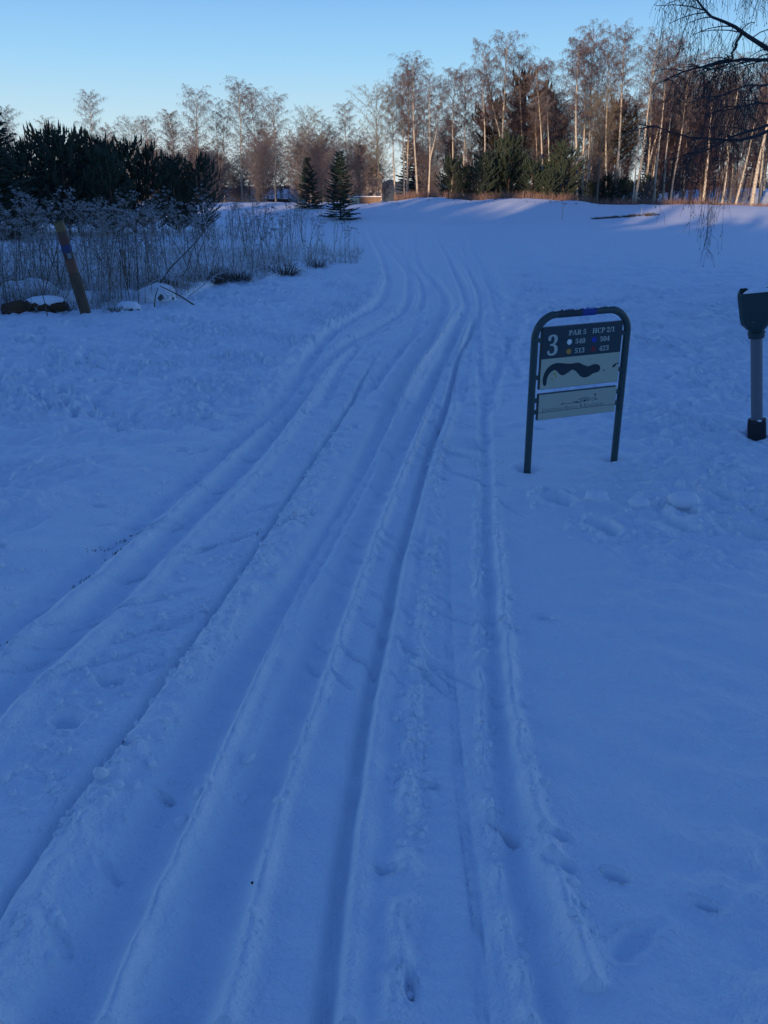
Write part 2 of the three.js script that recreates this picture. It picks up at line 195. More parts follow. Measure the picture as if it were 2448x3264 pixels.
function ground(x, z) {
  let y = terrain(x, z); const near = smooth(-40, -8, z);
  if (z > -60 && z < -1 && Math.abs(x) < 12) {
    // packed trail slightly below the loose snow, trampled in places
    const mid = trackX(TR[8], clamp(z, -56, -1.32));
    y -= 0.02 * smooth(1.6, 0.7, Math.abs(x - mid + 0.25));
    for (const f of TR) {
      if (z > f.z0 || z < f.z1) continue;
      const q = Math.round((f.z0 - z) / 0.02), w = f[1] * (1 + 0.035 * Math.max(0, -z - 6)); let s = (x - f.xs[q]) * f.cs[q];
      if (Math.abs(s) > w * 3) continue;
      s += noise(x * 5 + f[1] * 90, z * 5) * w * 0.5 * f[3];
      const end = smooth(f.z1, f.z1 + 1.2 + 0.2 * -f.z1, z), h = f[2] * (f[1] < 0.02 ? 1 : f[2] < 0 ? 1.05 : 1.3) * (1 + f[3] * 0.9 * noise(x * 8, z * 7 + f[1] * 400)) * (1 + 0.55 * smooth(-4, -8, z) - 0.55 * smooth(-14, -34, z));
      const u = s / w; y += h * end * (f[2] < 0 ? Math.exp(-u * u * u * u * 0.7 - u * u * 0.4) : Math.exp(-u * u));
    }
  }
  const cell = cellOf.get(Math.floor(x / 0.5) * 4096 + Math.floor(z / 0.5));
  if (cell) for (const i of cell) {
    const p = PR[i], dx = x - p[0], dz = z - p[1], c = Math.cos(p[2]), s = Math.sin(p[2]), a = (dx * c + dz * s) / (p[3] * 0.5), b = (-dx * s + dz * c) / (p[4] * 0.5), r = Math.sqrt(a * a + b * b) + 0.22 * noise(x * 9, z * 9);
    y += p[5] * (i > 8 && i < 18 ? 1.7 : 1.15) * (-smooth(1.12, 0.55, r) + 0.2 * Math.exp(-((r - 1.3) * (r - 1.3)) / 0.05));
  }
  // hollows round the legs of the sign and the post
  for (const [hx, hz] of [[0.915, -5.252], [1.518, -5.451], [2.727, -6.1]]) { const d = Math.hypot(x - hx, z - hz); if (d < 0.2) y -= 0.035 * Math.exp(-((d / 0.055) ** 2)) - 0.008 * Math.exp(-(((d - 0.1) / 0.03) ** 2)); }
  if (z > -45) { // loose surface: rough on the trampled sides, smooth where nobody walked
    const trail = smooth(1.9, 0.9, Math.abs(x - trackX(TR[8], clamp(z, -30, -1.32)) + 0.3)), wild = smooth(0.9, 1.4, x) * smooth(-3.8, -3.0, z);
    const rough = (0.35 + 0.65 * smooth(-0.2, 0.6, noiseB(x * 0.6, z * 0.6))) * (1 - 0.85 * wild) * smooth(0.75, -0.3, trail - 0.55 * smooth(-4.4, -8, z));
    const far = 1 + 0.9 * smooth(-4.5, -9, z); y += far * (near * (0.006 + 0.020 * rough) * noise(x * 3.6, z * 4.2) + 0.016 * rough * near * noiseB(x * 9, z * 10) + 0.006 * rough * near * noise(x * 24, z * 24));
    y += 0.03 * near * noiseB(x * 0.8 + 3, z * 1.5) * smooth(1.0, 2.4, Math.abs(x - 0.2)) * (1 - 0.8 * wild);
    const belt = (x - trackX(TR[12], clamp(z, -6, -1.32))) / 0.24; if (belt > 0.15 && belt < 0.85 && z > -5) y += 0.0016 * Math.sin(z * 128 + 1.2 * noise(x * 9, z * 2)) * (0.6 + 0.4 * noise(x * 3, z * 5)); // ribs left by a sledge belt
    const lump = smooth(0.1, 0.0, Math.abs(x - trackX(TR[5], clamp(z, -7, -1.32)) + 0.02)) + smooth(0.09, 0.02, Math.abs(x - trackX(TR[12], clamp(z, -6, -1.32)) - 0.02)) + smooth(0.16, 0.06, Math.abs(x - trackX(TR[3], clamp(z, -7, -1.32)) - 0.24));
    if (lump > 0 && z > -8) y += lump * (0.35 + 0.65 * smooth(-0.3, 0.4, noise(x * 1.7, z * 1.3))) * (0.006 * noise(x * 17, z * 17) + 0.007 * Math.max(0, noiseB(x * 38, z * 38)));
    y += 0.0022 * noise(x * 3, z * 0.6) * trail + 0.012 * noiseB(x * 0.9, z * 0.9) * (1 - trail);
  }
  return y;
}
{
  const axis = (seg) => { const a = []; for (const [from, to, s0, g] of seg) { let p = from, d = 0; const dir = Math.sign(to - from); while ((to - p) * dir > 1e-6) { a.push(p); const s = s0 + g * d; p += dir * s; d += s; } } return a; };
  const half = axis([[0, 1.15, 0.0105, 0], [1.15, 2.2, 0.0145, 0], [2.2, 8.5, 0.0145, 0.010], [8.5, 60, 0.077, 0.045], [60, 900, 3, 0.3]]).slice(1);
  const X = [...half.map((v) => -v).reverse(), 0, ...half], Z = [...axis([[0.0, 140, 0.06, 0.09]]).slice(1).reverse(), ...axis([[0, -1.0, 0.05, 0], [-1.0, -3.4, 0.0105, 0], [-3.4, -140, 0.0105, 0.0088], [-140, -1500, 2, 0.15]])];
  const nx = X.length, nz = Z.length, p = new Float32Array(nx * nz * 3), uv = new Float32Array(nx * nz * 2), idx = new Uint32Array((nx - 1) * (nz - 1) * 6); let k = 0;
  for (let j = 0; j < nz; j++) for (let i = 0; i < nx; i++) { const q = j * nx + i; p[q * 3] = X[i]; p[q * 3 + 1] = ground(X[i], Z[j]); p[q * 3 + 2] = Z[j]; uv[q * 2] = X[i] / 1.3; uv[q * 2 + 1] = -Z[j] / 1.3; if (i < nx - 1 && j < nz - 1) { idx[k++] = q; idx[k++] = q + 1; idx[k++] = q + nx; idx[k++] = q + 1; idx[k++] = q + nx + 1; idx[k++] = q + nx; } }
  const g = new THREE.BufferGeometry(); g.setAttribute('position', new THREE.BufferAttribute(p, 3)); g.setAttribute('uv', new THREE.BufferAttribute(uv, 2)); g.setIndex(new THREE.BufferAttribute(idx, 1)); g.computeVertexNormals();
  const o = mesh('ground', g, M.snow, scene); tag(o, 'snow covered field with ski tracks and footprints across it', 'ground', null, 'structure');
  console.log('ground', nx, nz, nx * nz);
}
{ // wooded ridge on the far side of the valley
  const mb = new MB(), R = rng(5), n = 420; const pts = [];
  for (let k = 0; k <= n; k++) { const a = lerp(-0.75, 0.75, k / n), d = 620 + 60 * noise(a * 4, 3), x = Math.sin(a) * d, z = -Math.cos(a) * d, h = 13.5 + 3.5 * noise(a * 3, 7) + 1.2 * noise(a * 30, 1) + R() * 1.6; pts.push([x, z, h]); }
  const ring = [[0, -4], [14, 0.45], [40, 0.85], [70, 1], [110, 0.8], [160, -3]];
  for (const [x, z, h] of pts) for (const [back, f] of ring) { const l = Math.hypot(x, z); mb.p.push(x * (1 + back / l), f < 0 ? f : h * f + (f > .5 ? (R() - .5) * 1.2 : 0), z * (1 + back / l)); mb.uv.push(0, 0); }
  const w = ring.length; for (let k = 0; k < n; k++) for (let q = 0; q < w - 1; q++) { const a = k * w + q; mb.i.push(a, a + w, a + 1, a + 1, a + w, a + w + 1); }
  tag(mesh('hill', mb.geo(), M.hill, scene), 'low wooded ridge far behind the birch trees', 'hill', null, 'structure');
}
{ // spruce wood behind the photographer: it keeps the low sun off the field
  const mb = new MB(), R = rng(91), tiers = (x, z, h, r) => { const y0 = terrain(x, z); for (let t = 0; t < 6; t++) { const a = 0.06 + t * 0.155, b = a + 0.27, rr = r * (1 - a * 0.93), n = 9, st = mb.n; mb.p.push(x, y0 + h * Math.min(1, b), z); mb.uv.push(0, 0); for (let s = 0; s < n; s++) { const an = s / n * 6.283 + t, q = rr * (0.8 + R() * 0.4); mb.p.push(x + Math.cos(an) * q, y0 + h * a - R() * .4, z + Math.sin(an) * q); mb.uv.push(0, 0); } for (let s = 0; s < n; s++) mb.i.push(st, st + 1 + (s + 1) % n, st + 1 + s); } mb.tube([[x, y0 - .5, z], [x, y0 + h * .5, z]], [.2, .1], 5); };
  for (let x = -150; x < 60; x += 2.6) for (let row = 0; row < 3; row++) tiers(x + R() * 1.6, 56 + row * 4.5 + R() * 3, 11.3 + R() * 2.7 - smooth(-52, -38, x) * 2.6, 2.6 + R() * .6);
  for (let x = -150; x < 20; x += x > -68 && x < -44 ? 2.6 : 3.4) { const dense = x < -64 ? 1 : x < -44 ? 0.86 : 0.32; if (R() > dense) continue; tiers(x + R() * 2.4, 58 + R() * 9, x < -64 ? 19 + R() * 5 : x < -44 ? 20 + R() * 5 : 9 + R() * 6, x > -68 && x < -44 ? 3.3 + R() * .9 : 2.2 + R() * .7); }
  tag(mesh('spruce_wood', mb.geo(), M.spruce, scene), 'dense dark spruce wood on the rise behind the trail', 'wood', null, 'stuff');
}

// ---------------------------------------------------------------- tree makers (each returns parts as geometries)
function along(p, t) { const f = t * (p.length - 1), k = Math.min(p.length - 2, Math.floor(f)), u = f - k; return [0, 1, 2].map((q) => lerp(p[k][q], p[k + 1][q], u)); }
function birchParts(seed, o = {}) {
  const R = rng(seed), H = 16, { cb = 0.34, cr = 2.5, n = 40, fork = 0, droop = 1, r0 = 0.175, twig = 0.0115, lean = 0 } = o, tr = new MB(), br = new MB(), tw = new MB(), stems = [];
  const ph = R() * 6, stem = (x0, y0, z0, x1, y1, z1, ra, rb) => { const pts = [], rad = []; for (let k = 0; k <= 10; k++) { const t = k / 10; pts.push([lerp(x0, x1, t) + Math.sin(t * 5 + ph) * .16 * Math.sin(t * 3.1), lerp(y0, y1, t), lerp(z0, z1, t) + Math.cos(t * 4 + ph) * .14 * Math.sin(t * 3.1)]); rad.push(lerp(ra, rb, t ** 0.8)); } return { pts, rad }; };
  const main = stem(0, -0.4, 0, lean, H, 0, r0, 0.012); tr.tube(main.pts, main.rad, 8); stems.push([main, cb]);
  if (fork) { const b = along(main.pts, fork), s2 = stem(b[0], b[1], b[2], b[0] + 1.7 + R(), H * (0.86 + R() * .12), b[2] + (R() - .5), r0 * .66, 0.01); tr.tube(s2.pts, s2.rad, 7); stems.push([s2, 0.2]); }
  for (const [st, from] of stems) {
    const N = fork ? Math.round(n * .66) : n;
    for (let i = 0; i < N; i++) {
      const t = lerp(from, 0.985, Math.pow((i + R() * .8) / N, 0.82)), q = (t - from) / (1 - from), a0 = along(st.pts, t), az = i * 2.4 + R() * .9, len = cr * (0.30 + 0.80 * Math.sin(Math.PI * (0.16 + 0.72 * (1 - q)))) * (0.65 + R() * .55) * (fork ? .8 : 1), el = 0.95 + R() * .35, cx = Math.cos(az), cz = Math.sin(az), P = [];
      for (let k = 0; k <= 4; k++) { const s = k / 4; P.push([a0[0] + cx * len * Math.cos(el) * s * (1 + .75 * s) + Math.sin(k + i) * .05, a0[1] + len * Math.sin(el) * (s * 1.25 - droop * 0.45 * s * s), a0[2] + cz * len * Math.cos(el) * s * (1 + .75 * s)]); }
      const rb = 0.011 + 0.020 * len / cr * (1 - q * .5); br.tube(P, [rb, rb * .75, rb * .5, rb * .35, 0.006], 4);
      const sub = Math.round(4 + len * 2.2);
      for (let j = 0; j < sub; j++) {
        const s = lerp(0.22, 1, (j + R()) / sub), b0 = along(P, s), a2 = az + (R() - .5) * 3.0, l2 = len * (0.22 + R() * .26), e2 = 0.2 + R() * .7, Q = [b0, [b0[0] + Math.cos(a2) * l2 * .55, b0[1] + l2 * .5 * Math.sin(e2), b0[2] + Math.sin(a2) * l2 * .55], [b0[0] + Math.cos(a2) * l2, b0[1] + l2 * (.35 * Math.sin(e2) - .18 * droop), b0[2] + Math.sin(a2) * l2]];
        br.tube(Q, [0.009, 0.007, 0.005], 3);
        const nt = 6 + Math.floor(R() * 4);
        for (let m = 0; m < nt; m++) { const c = along(Q, lerp(.15, 1, R())), a3 = R() * 6.283, l3 = (0.35 + R() * .75) * (1 - .35 * q), out = 0.12 + R() * .24, up = droop > .5 ? (R() < .3 ? .3 : -.08) : .75; tw.tube([c, [c[0] + Math.cos(a3) * out * l3, c[1] + up * l3 * .5, c[2] + Math.sin(a3) * out * l3], [c[0] + Math.cos(a3) * out * 1.7 * l3, c[1] + (up - (droop > .5 ? .85 : .05)) * l3, c[2] + Math.sin(a3) * out * 1.7 * l3]], [twig, twig * .8, 0], 3); }
      }
    }
  }
  return { trunk: tr.geo(), limbs: br.geo(), crown: tw.geo(), H };
}
function treeFrom(name, parts, mats, label, category, group) { const o = new THREE.Group(); o.userData = { label, category, group }; mesh('trunk', parts.trunk, mats[0], o); if (parts.limbs) mesh('limbs', parts.limbs, mats[1], o); mesh('crown', parts.crown, mats[2], o); return o; }
function shoot(mb, a, d, l, r, R, needles) { // a shoot wrapped in needles
  const b = [a[0] + d[0] * l, a[1] + d[1] * l, a[2] + d[2] * l], m = [a[0] + d[0] * l * .55, a[1] + d[1] * l * .55, a[2] + d[2] * l * .55];
  mb.tube([a, m, b], [r * .5, r, 0], 4);
  for (let k = 0; k < needles; k++) { const t = R(), an = R() * 6.283, c = [a[0] + d[0] * l * t, a[1] + d[1] * l * t, a[2] + d[2] * l * t], ux = Math.cos(an), uz = Math.sin(an), uy = (R() - .3), nl = r * (1.6 + R() * 1.4); mb.tri([c[0] - uz * r * .16, c[1], c[2] + ux * r * .16], [c[0] + uz * r * .16, c[1] + r * .1, c[2] - ux * r * .16], [c[0] + (ux * .8 + d[0] * .9) * nl, c[1] + (uy * .8 + d[1] * .9) * nl, c[2] + (uz * .8 + d[2] * .9) * nl]); }
}
function pineParts(seed, { H = 5, W = 1.5, r = 0.034, needles = 9, whorl = 0.2, bare = 0.02, len = 0.25, ragged = 0.25 } = {}) { // Scots pine: bushy, with upright candles
  const R = rng(seed), tr = new MB(), cr = new MB(); tr.tube([[0, -.3, 0], [R() * .1, H * .5, R() * .1], [0, H * .93, 0]], [H * .016, H * .011, H * .004], 6);
  for (let y = H * bare + .2; y < H * .93; y += whorl * (0.7 + R() * .5)) {
    const t = (y / H - bare) / (1 - bare), nb = 5 + Math.floor(R() * 3), L0 = W * Math.pow(1 - t, 0.55) * (0.72 + .4 * smooth(0, .3, t)) + .12;
    for (let b = 0; b < nb; b++) {
      const az = R() * 6.283, L = L0 * (1 - ragged + R() * ragged * 2), cx = Math.cos(az), cz = Math.sin(az), P = [0, 1, 2, 3].map((k) => { const s = k / 3; return [cx * L * s, y + L * (.12 * s + .40 * s * s), cz * L * s]; });
      tr.tube(P, [.016, .012, .009, .006], 3);
      const ns = 3 + Math.round(L * 5.5 / (len * 4));
      for (let k = 0; k < ns; k++) { const s = lerp(.3, 1, (k + R()) / ns), a = along(P, s), sp = (R() - .5) * 1.9, d = V(cx * .5 - cz * sp, .6 + R() * .6, cz * .5 + cx * sp).normalize(); shoot(cr, a, [d.x, d.y, d.z], len * (.75 + R() * .6), r * (.8 + R() * .5), R, needles); }
      if (t > .35) { const e = P[3]; shoot(cr, [e[0], e[1] - .05, e[2]], [cx * .12, .99, cz * .12], len * (1.4 + R() * 1.0), r * 1.15, R, needles + 5); }
    }
  }
  for (let k = 0; k < 6; k++) { const an = k * 1.3, q = k ? .16 : 0, d = V(Math.cos(an) * q, 1, Math.sin(an) * q).normalize(); shoot(cr, [Math.cos(an) * .05, H * (.86 - .015 * k), Math.sin(an) * .05], [d.x, d.y, d.z], H * (.16 - .014 * k), r * 1.5, R, needles + 8); }
  return { trunk: tr.geo(), crown: cr.geo(), H };
}
function spruceParts(seed, { H = 6, W = 1.7, r = 0.045, needles = 6, whorl = 0.17, len = 1 } = {}) {
  const R = rng(seed), tr = new MB(), cr = new MB(); tr.tube([[0, -.3, 0], [0, H * .5, 0], [0, H * .98, 0]], [H * .016, H * .011, H * .003], 6);
  for (let y = H * .03; y < H * .97; y += whorl * (.7 + R() * .5)) {
    const t = y / H, nb = 6 + (R() < .5 ? 1 : 0), L0 = W * Math.pow(1 - t, .78) + .1;
    for (let b = 0; b < nb; b++) {
      const az = R() * 6.283, L = L0 * (.6 + R() * .55), cx = Math.cos(az), cz = Math.sin(az), P = [0, 1, 2, 3].map((k) => { const s = k / 3; return [cx * L * s, y + L * (t * .55 * s - .22 * s + .22 * s * s), cz * L * s]; });
      tr.tube(P, [.014, .01, .007, .004], 3);
      const ns = 4 + Math.round(L * 7 / len);
      for (let k = 0; k < ns; k++) { const s = lerp(.12, 1, (k + R()) / ns), a = along(P, s), sd = k % 2 ? 1 : -1, d = V(cx * .8 - cz * sd * .75, -.1 + R() * .45, cz * .8 + cx * sd * .75).normalize(); shoot(cr, a, [d.x, d.y, d.z], (.14 + .20 * L * (1 - s * .5)) * (.7 + R() * .6), r * (.7 + R() * .5), R, needles); }
    }
  }
  shoot(cr, [0, H * .92, 0], [0, 1, 0], H * .08, r * .6, R, needles);
  return { trunk: tr.geo(), crown: cr.geo(), H };
}

// ---------------------------------------------------------------- birches along the edge of the wood
const LB = 'bare silver birch with white trunk and drooping brown twigs at the wood edge', GB = 'birches along the edge of the wood';
const birchKinds = [
  [birchParts(101, { cb: .46 }), M.twigPurple], [birchParts(102, { cb: .52, cr: 2.1, n: 36 }), M.twigGrey], [birchParts(103, { cb: .40, cr: 2.9, n: 44 }), M.twigPurple], [birchParts(104, { fork: .36, cr: 2.5, n: 48, cb: .44 }), M.twigGrey],
  [birchParts(105, { cb: .58, cr: 2.2, n: 34, r0: .155 }), M.twigRed], [birchParts(106, { cb: .54, cr: 2.0, n: 36, r0: .2 }), M.twigPurple], [birchParts(107, { cb: .26, cr: 2.7, n: 46, fork: .3 }), M.twigRed],
].map(([p, m]) => treeFrom('birch_tree', p, [M.birchBark, M.limb, m], LB, 'tree', GB));
const broadKind = treeFrom('bare_tree', birchParts(120, { cb: .22, cr: 3.6, n: 46, droop: .2, r0: .22 }), [M.greyBark, M.greyBark, M.twigOlive], '', 'tree');
const denseKind = treeFrom('birch_tree', birchParts(121, { cb: .10, cr: 2.6, n: 58, twig: .016, r0: .12 }), [M.brownBark, M.limb, M.twigRed], LB, 'tree', GB);
function plant(kind, name, x, z, h, lx, turn, H = 16, sink = 0.1) { const o = copyOf(kind, name); o.userData = { ...kind.userData }; o.position.set(x, terrain(x, z) - sink, z); o.rotation.order = 'ZYX'; o.rotation.z = -Math.atan2(lx, h); o.rotation.y = turn; o.scale.setScalar(h / H); return o; }
const FRONT = [ // x, z, height of the top, lean towards +x
  [-30.4, -75, 8.5, .3, 1], [-26.7, -85, 10.6, .3, 1], [-24.3, -95, 9.2, .2, 2], [-22.6, -98, 10.2, .3, 4], [-19.3, -96, 11.8, .3, 2], [-17.8, -99, 11.2, .2, 6], [-15, -97, 12.8, .2, 0], [-14.4, -104, 12.6, -.1, 2], [-11, -93, 11, .1, 2], [-6.7, -100, 9.8, .2, 6], [-3.8, -101, 11.2, -.4, 5],
  [1.3, -100, 12.5, -.5, 1], [2.2, -104, 14.2, -.1, 5], [3.6, -98, 15.2, -.7, 0], [4.7, -97, 13.5, 0, 3], [2.9, -110, 15.5, -.1, 2], [7.3, -99, 14.2, .1, 0], [9.5, -108, 15, -.4, 4], [11, -99, 14.5, -.9, 5], [13, -101, 17.8, -.2, 3], [16.4, -108, 16.9, -1.2, 2], [17.2, -98, 14.7, -1.7, 1], [18.6, -103, 15.4, -1.1, 4], [20.7, -98, 16.7, -1.0, 5], [22.5, -103, 17, -1.2, 0],
  [23.5, -106, 19.2, -.5, 1], [25.4, -104, 16.9, -1.2, 2], [25.5, -101, 18.2, -.4, 5], [26.6, -97, 17.1, .9, 1], [30.3, -106, 16.9, -.6, 6], [29, -98, 15.4, -.2, 5], [31.8, -104, 17.5, -.3, 4], [31.3, -100, 14.6, .6, 1], [36.1, -110, 16.5, -.6, 2], [34.6, -99, 15.3, -.4, 5], [35.9, -97, 15.3, .3, 3], [37.7, -98, 14.6, 1.5, 1], [44.4, -108, 14.6, -.6, 0]];
{
  const R = rng(201);
  const look = ['full-crowned', 'slim grey-twigged', 'broad purple-twigged', 'forked two-stemmed', 'high-crowned reddish', 'stout white-trunked', 'forked reddish'];
  for (const [x, z, h, lx, k] of FRONT) {
    const o = plant(birchKinds[k], 'birch_tree', x, z, h - terrain(x, z), lx, R() * 6.28), place = x < -9 ? 'behind the young pines' : x < 0 ? 'near the two dark spruces' : x < 6 ? 'past the board wall' : x < 20 ? 'among the bushy pines' : x < 28 ? 'around the pale dead stem' : 'beside the sunlit snow bank';
    o.userData.label = `${h > 15.3 ? 'tall ' : ''}${look[k]} bare birch ${lx > .5 ? 'leaning over ' : ''}${place}`; o.userData.group = 'birches ' + place;
  }
  const big = plant(birchKinds[5], 'birch_tree', 38.7, -96, 15.5, .9, 2.1); big.scale.x *= 1.35; big.scale.z *= 1.35; big.userData.label = 'thick leaning birch with warm brown trunk below the hanging twigs'; delete big.userData.group;
  // the denser stand behind them
  const LD = 'slim bare birch deep in the stand behind the first row of trunks', GD = 'birches deep in the wood';
  for (let k = 0; k < 92; k++) { const x = 3 + R() * 50, z = -107 - R() * 30; if (x < 7 && z > -114) continue; const o = plant([denseKind, birchKinds[2], denseKind, birchKinds[6]][k % 4], 'birch_tree', x, z, (8.5 + R() * 6) * (x < 12 ? .8 : 1), (R() - .5) * 1.6, R() * 6.28); o.userData.label = `${['reddish low-branched', 'broad purple-twigged', 'reddish thick-twigged', 'forked reddish'][k % 4]} bare birch ${z < -122 ? 'in the back of' : 'inside'} the wood ${x > 34 ? 'near the sunlit snow bank' : x > 18 ? 'behind the pale dead stem' : 'behind the bushy pines'}`; o.userData.group = GD; }
  const LL = 'thin pale birch far beyond the young pines', GL = 'thin birches beyond the pines';
  for (let k = 0; k < 54; k++) { const x = -46 + R() * 46, z = -102 - R() * 40, o = plant([denseKind, birchKinds[2], birchKinds[6]][k % 3], 'birch_tree', x, z, (6 + R() * 4) * (k % 3 ? 1 : .7), (R() - .5), R() * 6.28); o.userData.label = LL; o.userData.group = GL; }
  const a = plant(broadKind, 'bare_tree', -0.6, -98, 10.6, -.2, 1); a.userData.label = 'round-crowned bare tree with upright grey branches beside the birches'; 
  const b = plant(broadKind, 'bare_tree', -7.9, -96, 8.6, .2, 3); b.userData.label = 'low spreading bare tree behind the smaller dark spruce';
  const c = plant(broadKind, 'bare_tree', 22.2, -95, 10, -.3, 5); c.userData.label = 'many-stemmed olive bare tree among the birch trunks';
  const d = plant(broadKind, 'bare_tree', -21.8, -80, 6.6, .2, 4); d.userData.label = 'small reddish bare tree rising behind the young pines';
  const bush = treeFrom('bare_bush', birchParts(122, { cb: .06, cr: 7, n: 46, droop: .2, r0: .2, twig: .034 }), [M.brownBark, M.limb, M.twigGrey], 'low bare grey bush between the far trees', 'bush', 'low bare bushes between the far trees');
  for (let k = 0; k < 64; k++) { const x = -30 + R() * 31, z = -90 - R() * 24; const hb = 2.2 + R() * 3.2, o = plant(bush, 'bare_bush', x, z, hb, 0, R() * 6.28); o.userData.label = `${hb > 4.3 ? 'large' : hb > 3.2 ? 'middling' : 'low'} bare grey bush ${x < -9 ? 'behind the young pines' : 'around the two dark spruces'}`; }
  for (let k = 0; k < 22; k++) { const x = 3 + R() * 40, z = -97 - R() * 20, o = plant(bush, 'bare_bush', x, z, 2.2 + R() * 3, 0, R() * 6.28); o.userData.label = `${o.scale.y > .24 ? 'large' : 'small'} bare bush in the undergrowth ${x < 14 ? 'behind the bushy pines' : x < 28 ? 'around the pale dead stem' : 'under the leaning birches'}`; o.userData.group = 'bare bushes in the birch wood'; }
  const mb = new MB(); mb.tube([[0, -.4, 0], [.06, 2.5, 0], [-.02, 5, .05], [.08, 7.6, 0]], [.085, .075, .06, .035], 7);
  const s = base('dead_stem', 25.3, terrain(25.3, -93) - .05, -93); mesh('trunk', mb.geo(), M.birchBark, s); tag(s, 'straight pale dead stem without any branches in front of birches', 'tree');
}
// ---------------------------------------------------------------- conifers
{
  const R = rng(301);
  const pines = [pineParts(311, { H: 5, W: 1.55 }), pineParts(312, { H: 5, W: 1.8 }), pineParts(313, { H: 5, W: 1.35 }), pineParts(314, { H: 5, W: 1.7 })].map((p) => treeFrom('young_pine', p, [M.brownBark, null, M.pine], 'dense young pine with upright shoots behind the frosted weeds', 'tree', 'young pines behind the weeds'));
  for (const [x, z, h] of [[-17.0, -44, 4.4], [-16.6, -46, 5.3], [-15.2, -45, 5.1], [-13.9, -46, 4.95], [-12.35, -45, 4.7], [-11.5, -45, 4.3], [-9.43, -47, 4.05], [-11.9, -52, 4.3], [-15.9, -50, 4.8], [-14.6, -42, 4.6], [-16.4, -41, 3.7], [-12.3, -41, 3.9], [-18.6, -43, 4.4], [-20, -47, 4.8], [-13.2, -43, 4.2], [-10.4, -46, 3.6]]) { const kp = Math.floor(R() * 4), o = plant(pines[kp], 'young_pine', x, z, h * .94, (R() - .5) * .15, R() * 6.28, 5); o.scale.x *= 1.02; o.scale.z *= 1.02; o.userData.label = `${h > 4.75 ? 'tall' : h > 4.15 ? 'middling' : 'short'} ${['dense', 'broad', 'slender', 'bushy'][kp]} young pine with upright shoots ${z > -44.5 ? 'right behind the frosted weeds' : 'in the back of the pine clump'}`; }
  const sp = [spruceParts(321, { H: 6, W: 1.9 }), spruceParts(322, { H: 6, W: 1.75 })].map((p) => treeFrom('spruce_tree', p, [M.brownBark, null, M.spruce], '', 'tree'));
  plant(sp[0], 'spruce_tree', -6.57, -80, 4.3, 0, 1, 6).userData.label = 'smaller of two dark spruces standing alone past the weeds';
  plant(sp[1], 'spruce_tree', -3.44, -72, 5.2, 0, 2, 6).userData.label = 'taller of two dark spruces standing alone past the weeds';
  const e = plant(sp[0], 'spruce_tree', -15.5, -36.5, 5.6, 0, 2, 6); e.userData.label = 'tall dark spruce beside the young pines with open top shoots'; e.scale.x *= 1.1;
  const mid = [pineParts(331, { H: 6, W: 2.2, r: .055, needles: 8, whorl: .26, len: .34, ragged: .4 }), pineParts(332, { H: 6, W: 1.8, r: .055, needles: 8, whorl: .26, len: .34, ragged: .45 }), pineParts(333, { H: 6, W: 2.5, r: .06, needles: 8, whorl: .28, len: .36, ragged: .5 })].map((p) => treeFrom('bushy_pine', p, [M.brownBark, null, M.pineB], 'bushy dark green pine filling the wood edge under the birches', 'tree', 'bushy pines under the birches'));
  for (const [x, z, h] of [[6.9, -93, 4.9], [9.83, -92, 5.1], [12.8, -94.5, 7.3], [14.9, -93, 4.6], [18.5, -95, 6.6], [11.7, -96, 5.4], [22, -97, 3.2], [25.5, -98, 3.6], [16.6, -92, 3.6], [8.4, -95, 4.2], [20.8, -100, 3.2], [24, -99, 4], [13.6, -98, 5.6], [27.6, -101, 3.4], [17.2, -99, 5], [30, -104, 4]]) { const kp = Math.floor(R() * 3), o = plant(mid[kp], 'bushy_pine', x, z, h * .88, 0, R() * 6.28, 6); o.userData.label = `${h > 5 ? 'tall' : h > 4 ? 'middling' : 'low'} ${['bushy', 'narrow', 'wide ragged'][kp]} green pine ${z < -94.6 ? 'between the birch trunks' : 'at the open edge under the birches'}`; }
  const tall = treeFrom('tall_pine', pineParts(341, { H: 14, W: 2.3, r: .10, needles: 9, whorl: .55, bare: .40, len: .55, ragged: .75 }), [M.brownBark, null, M.pineRed], 'tall reddish brown pine rising inside the birch wood', 'tree', 'tall pines inside the birch wood');
  for (const [x, z, h] of [[16.6, -112, 14.6], [13.3, -113, 12], [28, -114, 12.4]]) plant(tall, 'tall_pine', x, z, h, 0, R() * 6.28, 14);
  const back = treeFrom('spruce_tree', spruceParts(351, { H: 9, W: 2.2, r: .10, needles: 4, whorl: .42, len: 2 }), [M.brownBark, null, M.spruce], 'dark spruce in the far wood behind the sunlit snow bank', 'tree', 'spruces in the far wood');
  for (let k = 0; k < 44; k++) { const x = 4 + R() * 76, z = -136 - R() * 24 - (x > 34 ? 4 : 0); const hs = 6 + R() * 4.5, o = plant(back, 'spruce_tree', x, z, hs, 0, R() * 6.28, 9); o.userData.label = `${hs > 8.6 ? 'tall' : 'short'} dark spruce in the far wood ${x > 38 ? 'behind the sunlit snow bank' : 'behind the birch stand'}`; }
}

